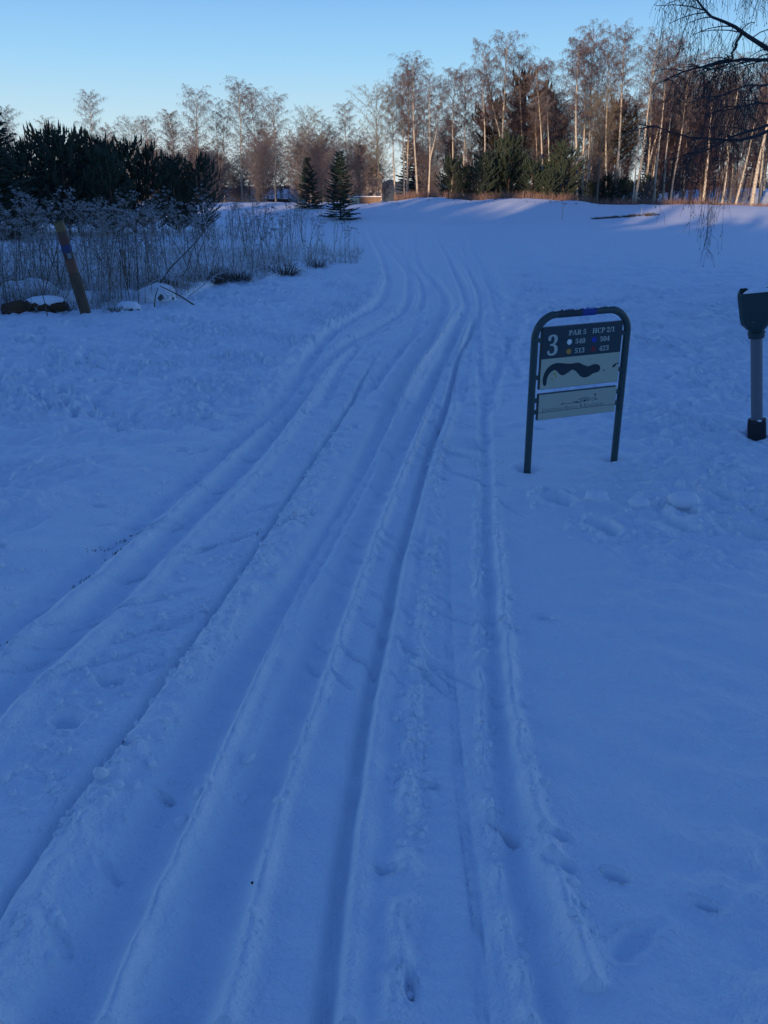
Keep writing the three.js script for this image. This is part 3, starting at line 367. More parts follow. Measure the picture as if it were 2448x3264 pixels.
// ---------------------------------------------------------------- weeping birch at the trail side, its trunk out of view
{
  const R = rng(401), o = base('weeping_birch', 8.1, ground(8.1, -12.6) - .1, -12.6), tr = new MB(), li = new MB(), tw = new MB(), ct = new MB();
  tr.tube([[0, -.3, 0], [.05, 1.5, 0], [-.1, 3.2, .1], [.1, 5.5, 0], [.0, 8, .2], [.2, 11, 0]], [.24, .2, .18, .14, .09, .02], 12); mesh('trunk', tr.geo(), M.birchBark, o);
  const L = (pts, r) => { const P = []; for (let k = 0; k < 14; k++) { const f = k / 13 * (pts.length - 1), a = Math.min(pts.length - 2, Math.floor(f)), c = new THREE.CatmullRomCurve3(pts.map((q) => V(...q))).getPoint(k / 13); P.push([c.x - 8.1 + Math.sin(k * 2.3) * .015, c.y + Math.sin(k * 1.7) * .015, c.z + 12.6]); } return [P, r]; };
  const limbs = [
    L([[8.1, 3.1, -12.6], [6.6, 3.15, -12.4], [5.3, 3.25, -12.1], [4.76, 3.48, -12.0], [4.43, 3.66, -12], [4.14, 3.78, -12], [3.84, 3.93, -11.9], [3.5, 4.2, -11.8]], .045),
    L([[8.1, 2.9, -12.6], [6.4, 3.2, -12.3], [5.3, 3.36, -12.1], [4.78, 3.36, -12.0], [4.35, 3.33, -12], [3.95, 3.28, -12.1], [3.5, 3.10, -12.2]], .042),
    L([[8.1, 2.5, -12.6], [6.6, 2.75, -12.3], [5.4, 2.68, -12.1], [4.9, 2.53, -12.0], [4.49, 2.42, -12], [4.08, 2.45, -12], [3.72, 2.52, -12.05], [3.3, 2.62, -12.1]], .036),
    L([[6.6, 2.75, -12.3], [5.6, 2.72, -12.5], [4.95, 2.60, -12.6], [4.4, 2.36, -12.6], [3.9, 2.22, -12.6]], .034),
    L([[8.1, 3.8, -12.6], [6.9, 4.3, -12.2], [5.7, 4.45, -11.9], [5.0, 4.4, -11.7], [4.4, 4.25, -11.6], [3.4, 4.45, -11.5]], .04),
    L([[8.1, 4.2, -12.6], [6.9, 4.9, -12.9], [5.8, 5.0, -13.2], [5.0, 4.75, -13.3], [4.0, 4.7, -13.4]], .036),
    L([[6.4, 3.2, -12.3], [5.6, 3.0, -12.9], [5.1, 2.95, -13.2], [4.6, 2.85, -13.3]], .03),
    L([[4.42, 3.65, -12], [4.38, 3.45, -12.1], [4.33, 3.32, -12.05], [4.0, 3.25, -12.3]], .02),
    L([[5.3, 3.3, -12.1], [5.0, 3.1, -11.7], [4.6, 3.02, -11.5], [4.2, 2.95, -11.4], [3.9, 2.8, -11.4]], .022),
  ];
  const hang = (c, l, dx, dz) => { const P = []; const sw = R() * 6; for (let k = 0; k <= 5; k++) { const t = k / 5; P.push([c[0] + dx * Math.sqrt(t) + Math.sin(t * 7 + sw) * .025, c[1] - l * (t * t * .55 + t * .45) + .06 * t * (1 - t), c[2] + dz * Math.sqrt(t) + Math.cos(t * 6 + sw) * .025]); } tw.tube(P, [.0034, .0031, .0028, .0025, .0022, .0018], 3);
    for (let k = 0; k < 5; k++) { const a = along(P, .2 + R() * .8), an = R() * 6.28, s = .06 + R() * .2; tw.tube([a, [a[0] + Math.cos(an) * s * .4, a[1] - s * .35, a[2] + Math.sin(an) * s * .4], [a[0] + Math.cos(an) * s * .55, a[1] - s, a[2] + Math.sin(an) * s * .55]], [.0024, .002, .0014], 3); if (R() < .45) ct.lump(a[0] + Math.cos(an) * s * .55, a[1] - s, a[2] + Math.sin(an) * s * .55, .005, .014, .005, R, .2); } };
  limbs.forEach(([P, r], li_) => {
    li.tube(P, P.map((_, k) => Math.max(.006, r * (1 - k / 13 * .86))), 6);
    const n = Math.round(9 + r * 130);
    for (let k = 0; k < n; k++) {
      const s = lerp(.42, 1, (k + R()) / n), a = along(P, s), az = R() * 6.28, l = (.22 + R() * .5) * (1.15 - s * .4), up = R() < .35 ? .35 : .02, Q = [0, 1, 2, 3].map((q) => { const t = q / 3; return [a[0] + (Math.cos(az) * .8 - .35) * l * t, a[1] + l * (up * t - .25 * t * t), a[2] + Math.sin(az) * l * t * .8]; });
      li.tube(Q, [.008, .0065, .005, .004], 4);
      const h = 2 + Math.floor(R() * 3); for (let q = 0; q < h; q++) { const c = along(Q, lerp(.2, 1, (q + R()) / h)); hang(c, .22 + R() * .55, (R() - .6) * .22, (R() - .5) * .25); }
    }
    for (let k = 0; k < 11; k++) { const a = along(P, lerp(.5, 1, R())); hang(a, .25 + R() * .5, (R() - .6) * .2, (R() - .5) * .2); }
  });
  for (let k = 0; k < 16; k++) { const a = along(limbs[2][0], .60 + R() * .10); hang([a[0] + (R() - .5) * .2, a[1], a[2] + (R() - .5) * .3], 1.0 + R() * .55, .02 + (R() - .5) * .25, (R() - .5) * .2); }
  mesh('limbs', li.geo(), M.darkBark, o); mesh('crown', tw.geo(), M.twigDark, o); mesh('catkins', ct.geo(), M.twigDark, o);
  tag(o, 'weeping birch whose dark bare branches hang over the snow beside the sign', 'tree');
}

// ---------------------------------------------------------------- dead weeds with hoar frost
function umbelPlant(seed, H) {
  const R = rng(seed), st = new MB(), heads = [], bend = (R() - .5) * .45, bz = (R() - .5) * .4, P = [0, 1, 2, 3, 4].map((k) => { const t = k / 4; return [bend * t * t + (R() - .5) * .02, H * t - .08 * (k === 0), bz * t * t + (R() - .5) * .02]; });
  st.tube(P, [.0085, .008, .007, .0055, .004], 4);
  const head = (a, r) => { const fr = new MB(), n = 8 + Math.floor(R() * 5); for (let k = 0; k < n; k++) { const an = k / n * 6.28 + R(), rr = r * (.35 + R() * .65), b = [a[0] + Math.cos(an) * rr, a[1] + r * (.35 + R() * .5), a[2] + Math.sin(an) * rr]; fr.tube([a, b], [.0026, .002], 3); fr.lump(b[0], b[1], b[2], .010 + R() * .010, .007, .010 + R() * .010, R, .4); } heads.push(fr.geo()); };
  head(P[4], .07 + R() * .06);
  const nb = 3 + Math.floor(R() * 4);
  for (let k = 0; k < nb; k++) { const t = .45 + .5 * R(), a = along(P, t), an = R() * 6.28, l = .14 + R() * .3, b = [a[0] + Math.cos(an) * l * .6, a[1] + l * .8, a[2] + Math.sin(an) * l * .6]; st.tube([a, [(a[0] + b[0]) / 2 + Math.cos(an) * .03, (a[1] + b[1]) / 2 - .02, (a[2] + b[2]) / 2 + Math.sin(an) * .03], b], [.0055, .0045, .0035], 3); head(b, .035 + R() * .06); }
  for (let k = 0; k < 6; k++) { const a = along(P, .1 + R() * .6), an = R() * 6.28, l = .06 + R() * .18; st.blade(a, [a[0] + Math.cos(an) * l * .6, a[1] + .02, a[2] + Math.sin(an) * l * .6], [a[0] + Math.cos(an) * l, a[1] - .06, a[2] + Math.sin(an) * l], .012, -Math.sin(an), Math.cos(an)); }
  return { st: st.geo(), heads };
}
function plumePlant(seed, H) { // meadowsweet-like stalk: many short upright twigs and a loose tuft
  const R = rng(seed), st = new MB(), fr = new MB(), P = [0, 1, 2, 3].map((k) => { const t = k / 3; return [(R() - .5) * .1 * t, H * t - .08 * (k === 0), (R() - .5) * .1 * t]; });
  st.tube(P, [.0075, .0065, .0055, .0035], 4);
  for (let k = 0; k < 9; k++) { const t = .4 + .6 * R(), a = along(P, t), an = R() * 6.28, l = .08 + R() * .2; fr.tube([a, [a[0] + Math.cos(an) * l * .5, a[1] + l * .9, a[2] + Math.sin(an) * l * .5]], [.005, .0035], 3); for (let q = 0; q < 4; q++) fr.lump(a[0] + Math.cos(an) * l * .5 + (R() - .5) * .06, a[1] + l * (.8 + R() * .4), a[2] + Math.sin(an) * l * .5 + (R() - .5) * .06, .014, .012, .014, R, .4); }
  return { st: st.geo(), heads: [fr.geo()] };
}
const inView = (x, z) => x > 0.47 * z - 1.2 && x < -0.7;
{
  const R = rng(501), kinds = [];
  for (let k = 0; k < 6; k++) kinds.push(umbelPlant(510 + k, 1.15 + k * .12));
  for (let k = 0; k < 4; k++) kinds.push(plumePlant(530 + k, 0.95 + k * .16));
  const protos = kinds.map((g, k) => { const o = new THREE.Group(); mesh('stem', g.st, k % 3 === 1 ? M.stalkPale : M.stalk, o); for (const h of g.heads) mesh(k < 6 ? 'seed_head' : 'frosted_tuft', h, k % 4 === 3 ? M.stalkPale : M.frost, o); return o; });
  const spots = []; let guard = 0;
  while (spots.length < 520 && guard++ < 60000) {
    const z = -12.8 - Math.pow(R(), 1.25) * 31, x = 0.47 * z - 1.2 + R() * (-0.7 - 0.47 * z + 1.2), d = weedDepth(x, z); if (d < 0.05 || !inView(x, z)) continue;
    const dens = (d < 4.2 ? 1 : d < 13 ? .12 : 0.0) + (z < -30 && z > -40 && x < -3 ? .75 : 0); if (R() > dens) continue;
    if (noiseB(x * .55, z * .55) < -.1 && R() < .75) continue; if (R() > smooth(-0.5, -2.6, x + .5 * noise(z * .7, 5))) continue;
    spots.push([x, z, z < -30]);
  }
  spots.sort((a, b) => b[1] - a[1]);
  const mats = { st: [], fr: [] };
  spots.forEach(([x, z, far], i) => {
    const k = Math.floor(R() * (R() < .72 ? 6 : 10)), s = (far ? .92 : .86) * (.62 + R() * .55), lx = (R() - .5) * (R() < .18 ? 1.3 : .42), lz = (R() - .5) * .42, turn = R() * 6.28, y = ground(x, z);
    if (i < 300) {
      const o = copyOf(protos[k], k < 6 ? 'umbel_stalk' : 'dry_stalk'); o.position.set(x, y, z); o.rotation.set(lz, turn, lx); o.scale.setScalar(s);
      const size = s * (k < 6 ? 1.15 + k * .12 : .95 + (k - 6) * .16), tall = size > 1.25 ? 'tall' : size > .95 ? 'middling' : 'short', where = far ? 'before the young pines' : weedDepth(x, z) < 1.2 ? 'at the front of the weed patch' : 'inside the weed patch', tilt = Math.abs(lx) > .2 ? 'slanting' : 'upright', pale = k % 3 === 1 ? 'pale' : 'dark';
      const label = k < 6 ? `${tall} ${tilt} ${pale} stalk with frosted seed heads ${where}` : `${tall} ${tilt} ${pale} stalk with frosted tuft ${where}`; tag(o, label, 'dried plant', label.replace(/ stalk with/, ' stalks with'));
    } else { const m = new THREE.Matrix4().compose(V(x, y, z), new THREE.Quaternion().setFromEuler(new THREE.Euler(lz, turn, lx)), V(s, s, s)); mats.st.push(kinds[k].st.clone().applyMatrix4(m)); for (const h of kinds[k].heads) mats.fr.push(h.clone().applyMatrix4(m)); }
  });
  const g = base('weeds'); mesh('stems', mergeGeometries(mats.st), M.stalk, g).userData.kind = 'stuff'; mesh('seed_heads', mergeGeometries(mats.fr), M.frost, g).userData.kind = 'stuff'; tag(g, 'farther mass of dead frosted weeds in front of the young pines', 'weeds', null, 'stuff');
  // low frosted grass and bent straws through the snow
  const fg = new MB(), dg = new MB();
  const put = (mb, x, z, h, lean, w) => { const an = R() * 6.28, y = ground(x, z) - .02, c = Math.cos(an) * lean, s = Math.sin(an) * lean; mb.blade([x, y, z], [x + c * .45, y + h * .7, z + s * .45], [x + c * 1.1, y + h * (1 - lean * .5), z + s * 1.1], w, -Math.sin(an), Math.cos(an)); };
  for (let k = 0; k < 42000; k++) { const z = -12.7 - Math.pow(R(), 1.5) * 18, x = 0.47 * z - 1.2 + R() * (-0.7 - 0.47 * z + 1.2), d = weedDepth(x, z); if (d < -.1 || !inView(x, z)) continue; const clump = noise(x * .9, z * .9) + .4 * noiseB(x * 2.5, z * 2.5); if (clump < .05 && R() < .8) continue; put(R() < .7 ? fg : dg, x, z, (.06 + R() * R() * .55) * (1 + .3 * clump),   .06 + R() * .5, .007 + R() * .006); }
  for (let k = 0; k < 800; k++) { const z = -13 - Math.pow(R(), 1.4) * 12, x = 0.47 * z - 1 + R() * (-0.6 - 0.47 * z), d = weedDepth(x, z); if (d < 0 || d > 4 || !inView(x, z)) continue; const an = R() * 6.28, l = .25 + R() * .6, h = .12 + R() * .4, y = ground(x, z), c = Math.cos(an) * l, q = Math.sin(an) * l; (R() < .65 ? fg : dg).tube([[x, y - .02, z], [x + c * .25, y + h * .8, z + q * .25], [x + c * .6, y + h, z + q * .6], [x + c, y + h * (.3 + R() * .5), z + q]], [.005, .0045, .004, .0025], 3); } // straws bent over by the frost
  for (let k = 0; k < 900; k++) { const z = -33 - R() * 9, x = 0.47 * z + R() * 16; if (x > -5) continue; put(R() < .6 ? fg : dg, x, z, .3 + R() * .7, .1 + R() * .3, .014); }
  tag(mesh('frosted_grass', fg.geo(), M.frostGrass, scene), 'white frosted grass blades between the dead stalks', 'grass', null, 'stuff');
  tag(mesh('dry_grass', dg.geo(), M.straw, scene), 'brown dry grass blades between the dead stalks', 'grass', null, 'stuff');
  // dense dark tussocks at the edge of the patch
  const tus = (x, z, h, n, label, mat) => { const mb = new MB(); for (let k = 0; k < n; k++) { const an = R() * 6.28, r0 = Math.sqrt(R()) * h * .45, l = h * (.25 + R() * R() * .95), out = h * (.1 + R() * .9), sk = (R() - .5) * h * .5; mb.blade([Math.cos(an) * r0, -.05, Math.sin(an) * r0], [Math.cos(an) * (r0 + out * .45) + sk * .4, l * .85, Math.sin(an) * (r0 + out * .45)], [Math.cos(an) * (r0 + out) + sk, Math.max(.01, l * (.95 - out / h * .75)), Math.sin(an) * (r0 + out)], .006 + R() * .006, -Math.sin(an), Math.cos(an)); } const o = mesh('grass_tussock', mb.geo(), mat, scene); o.position.set(x, ground(x, z) - .02, z); o.rotation.y = R() * 6; o.scale.set(1.7, .72, 1.1); tag(o, label, 'grass tussock'); return o; };
  tus(-3.5, -17.9, .50, 300, 'dark brown grass tussock at the corner of the weed patch', M.darkStraw);
  tus(-3.05, -18.6, .42, 240, 'broad dark tussock leaning over the snow under the tall stalks', M.darkStraw);
  tus(-2.35, -20.6, .46, 230, 'brown tussock with bent straws near the end of the weeds', M.darkStraw);
  tus(-4.15, -13.65, .22, 260, 'small straw-coloured tussock right beside the leaning wooden post', M.straw);
  tus(-6.35, -15.6, .55, 460, 'tall dark tussock behind the snow-capped log', M.darkStraw);
  tus(-4.05, -16.2, .42, 360, 'dark tussock in the middle of the frosted weeds', M.darkStraw);
  tus(-1.75, -23.4, .36, 140, 'low brown tussock among the last stalks of the weed patch', M.darkStraw);
  // bent frosted straws and fallen sticks
  const stick = (pts, r, mat, name, label) => { const mb = new MB(), o = base(name, pts[0][0], ground(pts[0][0], pts[0][1]), pts[0][1]); mb.tube(pts.map(([x, z, y]) => [x - pts[0][0], ground(x, z) - ground(pts[0][0], pts[0][1]) + y, z - pts[0][1]]), pts.map((_, k) => r * (1 - k / pts.length * .6)), 5); mesh('stem', mb.geo(), mat, o); tag(o, label, 'stick'); };
  stick([[-3.10, -14.4, .0], [-3.35, -14.55, .10], [-3.60, -14.7, .20], [-3.75, -14.8, .26]], .014, M.stalk, 'fallen_stick', 'dark fallen stick slanting out of the weeds onto the snow');
  stick([[-3.75, -14.3, -.02], [-3.72, -14.35, .22], [-3.68, -14.4, .32]], .012, M.stalk, 'broken_stem', 'short broken stem standing upright before the weeds');
  stick([[-5.0, -13.0, -.02], [-5.03, -13.02, .22], [-5.09, -13.05, .50]], .008, M.stalk, 'thin_stem', 'thin straight stem standing in front of the log');
  stick([[-4.0, -15.0, .0], [-3.6, -15.1, .55], [-3.2, -15.2, .95], [-2.85, -15.3, 1.35]], .014, M.stalk, 'leaning_stem', 'long dark stem leaning over at the edge of weeds');
  stick([[-4.1, -14.6, .2], [-3.6, -14.8, .42], [-3.1, -14.9, .46], [-2.7, -15.0, .35]], .010, M.frost, 'bent_straw', 'arched white frosted straw in front of the weeds');
  stick([[-3.4, -15.4, .05], [-3.0, -16, .38], [-2.5, -16.4, .5], [-2.1, -16.9, .7]], .009, M.frost, 'bent_straw', 'long pale frosted straw rising obliquely from the weeds');
}

// ---------------------------------------------------------------- leaning wooden post, log and snow hummocks
{
  const bx = -4.53, bz = -13.3, o = base('wooden_post', bx, ground(bx, bz) - .02, bz); o.rotation.z = 0.176; o.rotation.y = .12;
  const sq = (y0, y1, w, d, name, mat, wob = 0) => { const g = new RoundedBoxGeometry(w, y1 - y0, d, 2, .008), p = g.attributes.position, u = g.attributes.uv; g.translate(0, (y0 + y1) / 2, 0); for (let k = 0; k < p.count; k++) { p.setX(k, p.getX(k) + noise(p.getY(k) * 4, p.getZ(k) * 6) * wob); p.setZ(k, p.getZ(k) + noise(p.getY(k) * 5, p.getX(k) * 6 + 9) * wob); u.setXY(k, (p.getX(k) + p.getZ(k)) * 3, p.getY(k) * .9); } g.computeVertexNormals(); return mesh(name, g, mat, o); };
  sq(-.25, .60, .135, .12, 'shaft', M.wood, .008); sq(.597, .80, .128, .118, 'worn_band', M.paintRust, .004); sq(.797, 1.36, .122, .112, 'board', M.wood, .004);
  sq(.9, 1.02, .126, .116, 'painted_band', M.paintBlue); const y = sq(1.02, 1.14, .1255, .1155, 'painted_band', M.paintRed); sq(1.2, 1.34, .1255, .1155, 'painted_band', M.paintOchre);
  const pl = mesh('plaque', new RoundedBoxGeometry(.055, .075, .008, 2, .003), M.plaque, o); pl.position.set(.022, .855, .064);
  tag(o, 'leaning wooden post with worn red and blue paint bands at the weeds', 'post');
  const R = rng(601), lg = base('fallen_log', -5.25, ground(-5.25, -13.5) + .04, -13.5, .28), mb = new MB(); { const P = [], Q = []; for (let k = 0; k <= 14; k++) { const t = k / 14; P.push([lerp(-.36, .36, t), .02 + .012 * Math.sin(k * 1.9), .02 + .012 * Math.cos(k * 2.3)]); Q.push(.098 + .016 * Math.sin(k * 2.7) - .02 * t); } mb.tube(P, Q, 12); for (let k = 0; k < mb.p.length; k += 3) { const q = 1 + .12 * noise(mb.p[k] * 9, mb.p[k + 1] * 22 + mb.p[k + 2] * 17); mb.p[k + 1] *= q; mb.p[k + 2] *= q; } } mesh('bark', mb.geo(), M.log, lg);
  const cut = new MB(); cut.tube([[-.36, .02, .02], [-.365, .02, .02]], [.1, 0], 12); cut.tube([[.36, .01, .02], [.366, .01, .02]], [.085, 0], 12); mesh('cut_end', cut.geo(), M.log, lg);
  const cap = new MB(); cap.lump(.05, .085, -.03, .30, .10, .13, R, .03, LUMP3); const cg = cap.geo(); mesh('snow_cap', cg, M.snowPlain, lg);
  tag(lg, 'dark rotten log under a cap of snow beside the leaning post', 'log');
  const st = base('log_block', -5.62, ground(-5.62, -13.3) + .03, -13.3, .9), sb = new MB(); sb.tube([[-.14, .03, 0], [.0, .04, .01], [.14, .03, 0]], [.12, .135, .12], 11); sb.tube([[-.14, .03, 0], [-.145, .03, 0]], [.12, 0], 11); sb.tube([[.14, .03, 0], [.145, .03, 0]], [.12, 0], 11); mesh('bark', sb.geo(), M.log, st); tag(st, 'short dark wood block with no snow cap against the log end', 'log');
  for (const [x, z, rx, ry, rz, label] of [[-6.0, -15.0, .50, .26, .4, 'snow-covered hummock behind the log in the weeds'], [-3.85, -14.95, .34, .24, .3, 'round snow-covered hummock under the arched frosted straw'], [-4.05, -13.9, .19, .11, .15, 'little snow-topped stone between post and straw tussock'], [-5.05, -14.5, .42, .18, .3, 'wide low snow-covered stone behind the leaning post']]) {
    const h = base('snowy_stone', x, ground(x, z), z, R() * .6), a = new MB(), b = new MB(), dome = (mb, ox, oy, oz, sx, sy, sz, am, f) => { const P = LUMP3.p, n = mb.n; for (let k = 0; k < P.length; k += 3) { const q = 1 + am * noise(P[k] * f + x * 3, P[k + 2] * f + P[k + 1] * f * .7 + z); mb.p.push(ox + P[k] * sx * q, oy + P[k + 1] * sy * q, oz + P[k + 2] * sz * q); mb.uv.push(P[k], P[k + 1]); } for (const t of LUMP3.i) mb.i.push(n + t); };
    dome(a, .04, -.03, .03, rx * .74, ry * .62, rz * .8, .2, 1.7); dome(b, 0, .0, -.03, rx, ry, rz, .2, 1.3); mesh('stone', a.geo(), M.stone, h); mesh('snow_cap', b.geo(), M.snowPlain, h); tag(h, label, 'stone');
  }
}

// ---------------------------------------------------------------- hole sign
{
  const W = 0.636, H = 0.963, r = 0.0225, rad = 0.14, o = base('hole_sign', 0, 0, 0);
  o.rotation.set(THREE.MathUtils.degToRad(3.6), THREE.MathUtils.degToRad(18.3), THREE.MathUtils.degToRad(2.0), 'YXZ');
  const off = V(W / 2, 0, 0).applyEuler(o.rotation); o.position.set(0.915 + off.x, off.y, -5.252 + off.z);
  const tubeAlong = (pts) => { class C extends THREE.Curve { getPoint(t) { const f = t * (pts.length - 1), k = Math.min(pts.length - 2, Math.floor(f)); return pts[k].clone().lerp(pts[k + 1], f - k); } } return new THREE.TubeGeometry(new C(), pts.length * 3, r, 14); };
  const leg = (s) => { const p = []; for (let k = 0; k <= 8; k++) p.push(V(s * W / 2, lerp(-.3, H - rad, k / 8), 0)); return p; };
  mesh('leg', new THREE.CylinderGeometry(r, r, H - rad + .3, 18).translate(-W / 2, (H - rad - .3) / 2, 0), M.frame, o); mesh('leg', new THREE.CylinderGeometry(r, r, H - rad + .3, 18).translate(W / 2, (H - rad - .3) / 2, 0), M.frame, o);
  const top = []; for (let k = 0; k <= 12; k++) { const a = Math.PI - k / 12 * Math.PI / 2; top.push(V(-W / 2 + rad + Math.cos(a) * rad, H - rad + Math.sin(a) * rad, 0)); } for (let k = 0; k <= 12; k++) { const a = Math.PI / 2 - k / 12 * Math.PI / 2; top.push(V(W / 2 - rad + Math.cos(a) * rad, H - rad + Math.sin(a) * rad, 0)); }
  const bar = mesh('top_bar', new THREE.TubeGeometry(new THREE.CatmullRomCurve3(top, false, 'centripetal'), 70, r, 16), M.frame, o);
  mesh('tape_band', new THREE.CylinderGeometry(r + .0015, r + .0015, .095, 18, 1, true).rotateZ(Math.PI / 2).translate(.03, H, 0), M.tape, bar);
  mesh('tape_band', new THREE.CylinderGeometry(r + .001, r + .001, .17, 18, 1, true).rotateZ(Math.PI / 2).translate(-.09, H, 0), M.tapeDark, bar);
  const sn = new MB(), R = rng(701); for (let k = 0; k < 60; k++) { const x = -W / 2 + .12 + R() * (W - .24); sn.lump(x, H + r * .93, (R() - .5) * .018, .006 + R() * .008, .002 + R() * .0025, .005 + R() * .004, R, .3); } mesh('rime', sn.geo(), M.snowPlain, bar);
  const pw = .552, print = (cw, ch, draw) => { const c = document.createElement('canvas'); c.width = cw; c.height = ch; const x = c.getContext('2d'); draw(x, cw, ch); const t = new THREE.CanvasTexture(c); t.colorSpace = THREE.SRGBColorSpace; t.anisotropy = 8; return t; };
  const CREAM = '#bdbda2', INK = '#1f3038', DARK = '#2c3f45';
  const dust = (x, w, h, seed) => { const Q = rng(seed); for (let k = 0; k < 900; k++) { x.fillStyle = Q() < .5 ? 'rgba(255,255,240,0.05)' : 'rgba(30,35,30,0.06)'; x.fillRect(Q() * w, Q() * h, 1 + Q() * 4, 1 + Q() * 4); } };
  const upper = print(1104, 756, (x, w, h) => {
    x.fillStyle = CREAM; x.fillRect(0, 0, w, h); x.fillStyle = DARK; x.fillRect(0, 0, w, h * .50);
    x.fillStyle = '#c4c8b8'; x.textBaseline = 'alphabetic'; x.font = 'bold 350px serif'; x.save(); x.translate(66, 338); x.scale(.82, 1); x.fillText('3', 0, 0); x.restore();
    x.font = 'bold 84px serif'; x.fillText('PAR 5', 352, 112); x.fillText('HCP 2/1', 680, 112);
    x.fillText('540', 452, 222); x.fillText('504', 796, 222); x.fillText('513', 452, 338); x.fillText('423', 796, 338);
    const dot = (cx, cy, c) => { x.fillStyle = c; x.beginPath(); x.arc(cx, cy, 34, 0, 7); x.fill(); }; dot(372, 194, '#f4f4ec'); dot(372, 310, '#c98f3a'); dot(716, 194, '#1b35a8'); dot(716, 310, '#8a2b33');
    // plan of the hole
    x.fillStyle = INK; const y0 = h * .5, m = (a, b) => [a, y0 + b]; x.beginPath(); x.moveTo(...m(38, 300)); x.bezierCurveTo(...m(20, 200), ...m(80, 60), ...m(230, 62)); x.bezierCurveTo(...m(330, 70), ...m(380, 100), ...m(500, 82)); x.bezierCurveTo(...m(590, 92), ...m(610, 160), ...m(690, 138)); x.bezierCurveTo(...m(760, 108), ...m(840, 128), ...m(838, 190)); x.bezierCurveTo(...m(836, 250), ...m(760, 226), ...m(720, 252)); x.bezierCurveTo(...m(660, 300), ...m(580, 290), ...m(540, 240)); x.bezierCurveTo(...m(500, 200), ...m(470, 160), ...m(430, 170)); x.bezierCurveTo(...m(380, 190), ...m(340, 240), ...m(290, 220)); x.bezierCurveTo(...m(240, 200), ...m(230, 150), ...m(190, 150)); x.bezierCurveTo(...m(130, 160), ...m(90, 220), ...m(92, 290)); x.bezierCurveTo(...m(96, 350), ...m(48, 350), ...m(38, 300)); x.fill();
    x.beginPath(); x.ellipse(...m(1040, 168), 34, 16, -.7, 0, 7); x.fill(); x.fillRect(...m(1068, 136), 34, 16); x.fillRect(...m(878, 210), 26, 13); x.beginPath(); x.arc(...m(400, 196), 7, 0, 7); x.fill();
    x.fillStyle = '#5f6f63'; x.beginPath(); x.arc(...m(624, 126), 9, 0, 7); x.fill(); x.save(); x.translate(...m(680, 62)); x.rotate(-.7); x.fillRect(-18, -3, 36, 6); x.restore();
    x.fillStyle = '#b3a24a'; x.beginPath(); x.ellipse(...m(196, 196), 26, 12, .5, 0, 7); x.ellipse(...m(215, 230), 12, 16, 0, 0, 7); x.fill(); x.beginPath(); x.arc(...m(166, 262), 13, 0, 7); x.fill(); dust(x, w, h, 5);
  });
  const lower = print(1104, 352, (x, w, h) => {
    x.fillStyle = '#b9b9a2'; x.fillRect(0, 0, w, h); x.fillStyle = x.strokeStyle = '#26384a';
    x.fillRect(0, 246, w, 7); x.textBaseline = 'alphabetic'; const caps = (s, px, y) => { let cx = px; for (const word of s.split(' ')) { for (let k = 0; k < word.length; k++) { x.font = k ? '42px serif' : '62px serif'; x.fillText(word[k], cx, y); cx += x.measureText(word[k]).width + 3; } cx += 14; } return cx; };
    caps('JÖNKÖPINGS HOTELL & KONFERENS', 52, 238);
    x.lineWidth = 6; const line = (...p) => { x.beginPath(); x.moveTo(p[0], p[1]); for (let k = 2; k < p.length; k += 2) x.lineTo(p[k], p[k + 1]); x.stroke(); };
    line(300, 172, 350, 146, 392, 166, 470, 166, 500, 142, 530, 160, 600, 160); line(480, 166, 600, 170, 660, 150, 720, 158); x.lineWidth = 9; line(560, 128, 610, 112, 680, 112, 720, 132); line(580, 140, 690, 138); x.lineWidth = 6; line(700, 152, 780, 124, 840, 152, 790, 150, 760, 164); line(806, 130, 806, 74); x.fillRect(778, 66, 34, 16); x.fillRect(332, 158, 22, 14); x.fillRect(516, 146, 40, 16); x.fillRect(640, 134, 26, 30); dust(x, w, h, 6);
  });
  const panel = (y0, y1, tex, name) => { const h = y1 - y0, p = mesh(name, new RoundedBoxGeometry(pw, h, .026, 2, .003).translate(0, (y0 + y1) / 2, 0), M.panelEdge, o); mesh('printed_face', new THREE.PlaneGeometry(pw - .006, h - .006).translate(0, (y0 + y1) / 2, .0145), new THREE.MeshStandardMaterial({ map: tex, roughness: .5 }), p); return p; };
  panel(.508, .890, upper, 'upper_panel'); panel(.312, .480, lower, 'lower_panel');
  for (const s of [-1, 1]) for (const y of [.375, .450, .585, .815]) mesh('bracket', new RoundedBoxGeometry(.05, .026, .022, 2, .004).translate(s * (W / 2 - .027), y - (y < .5 ? .01 : 0), 0), M.frame, o);
  tag(o, 'green tube-framed golf hole sign with two printed panels standing in snow', 'sign');
}

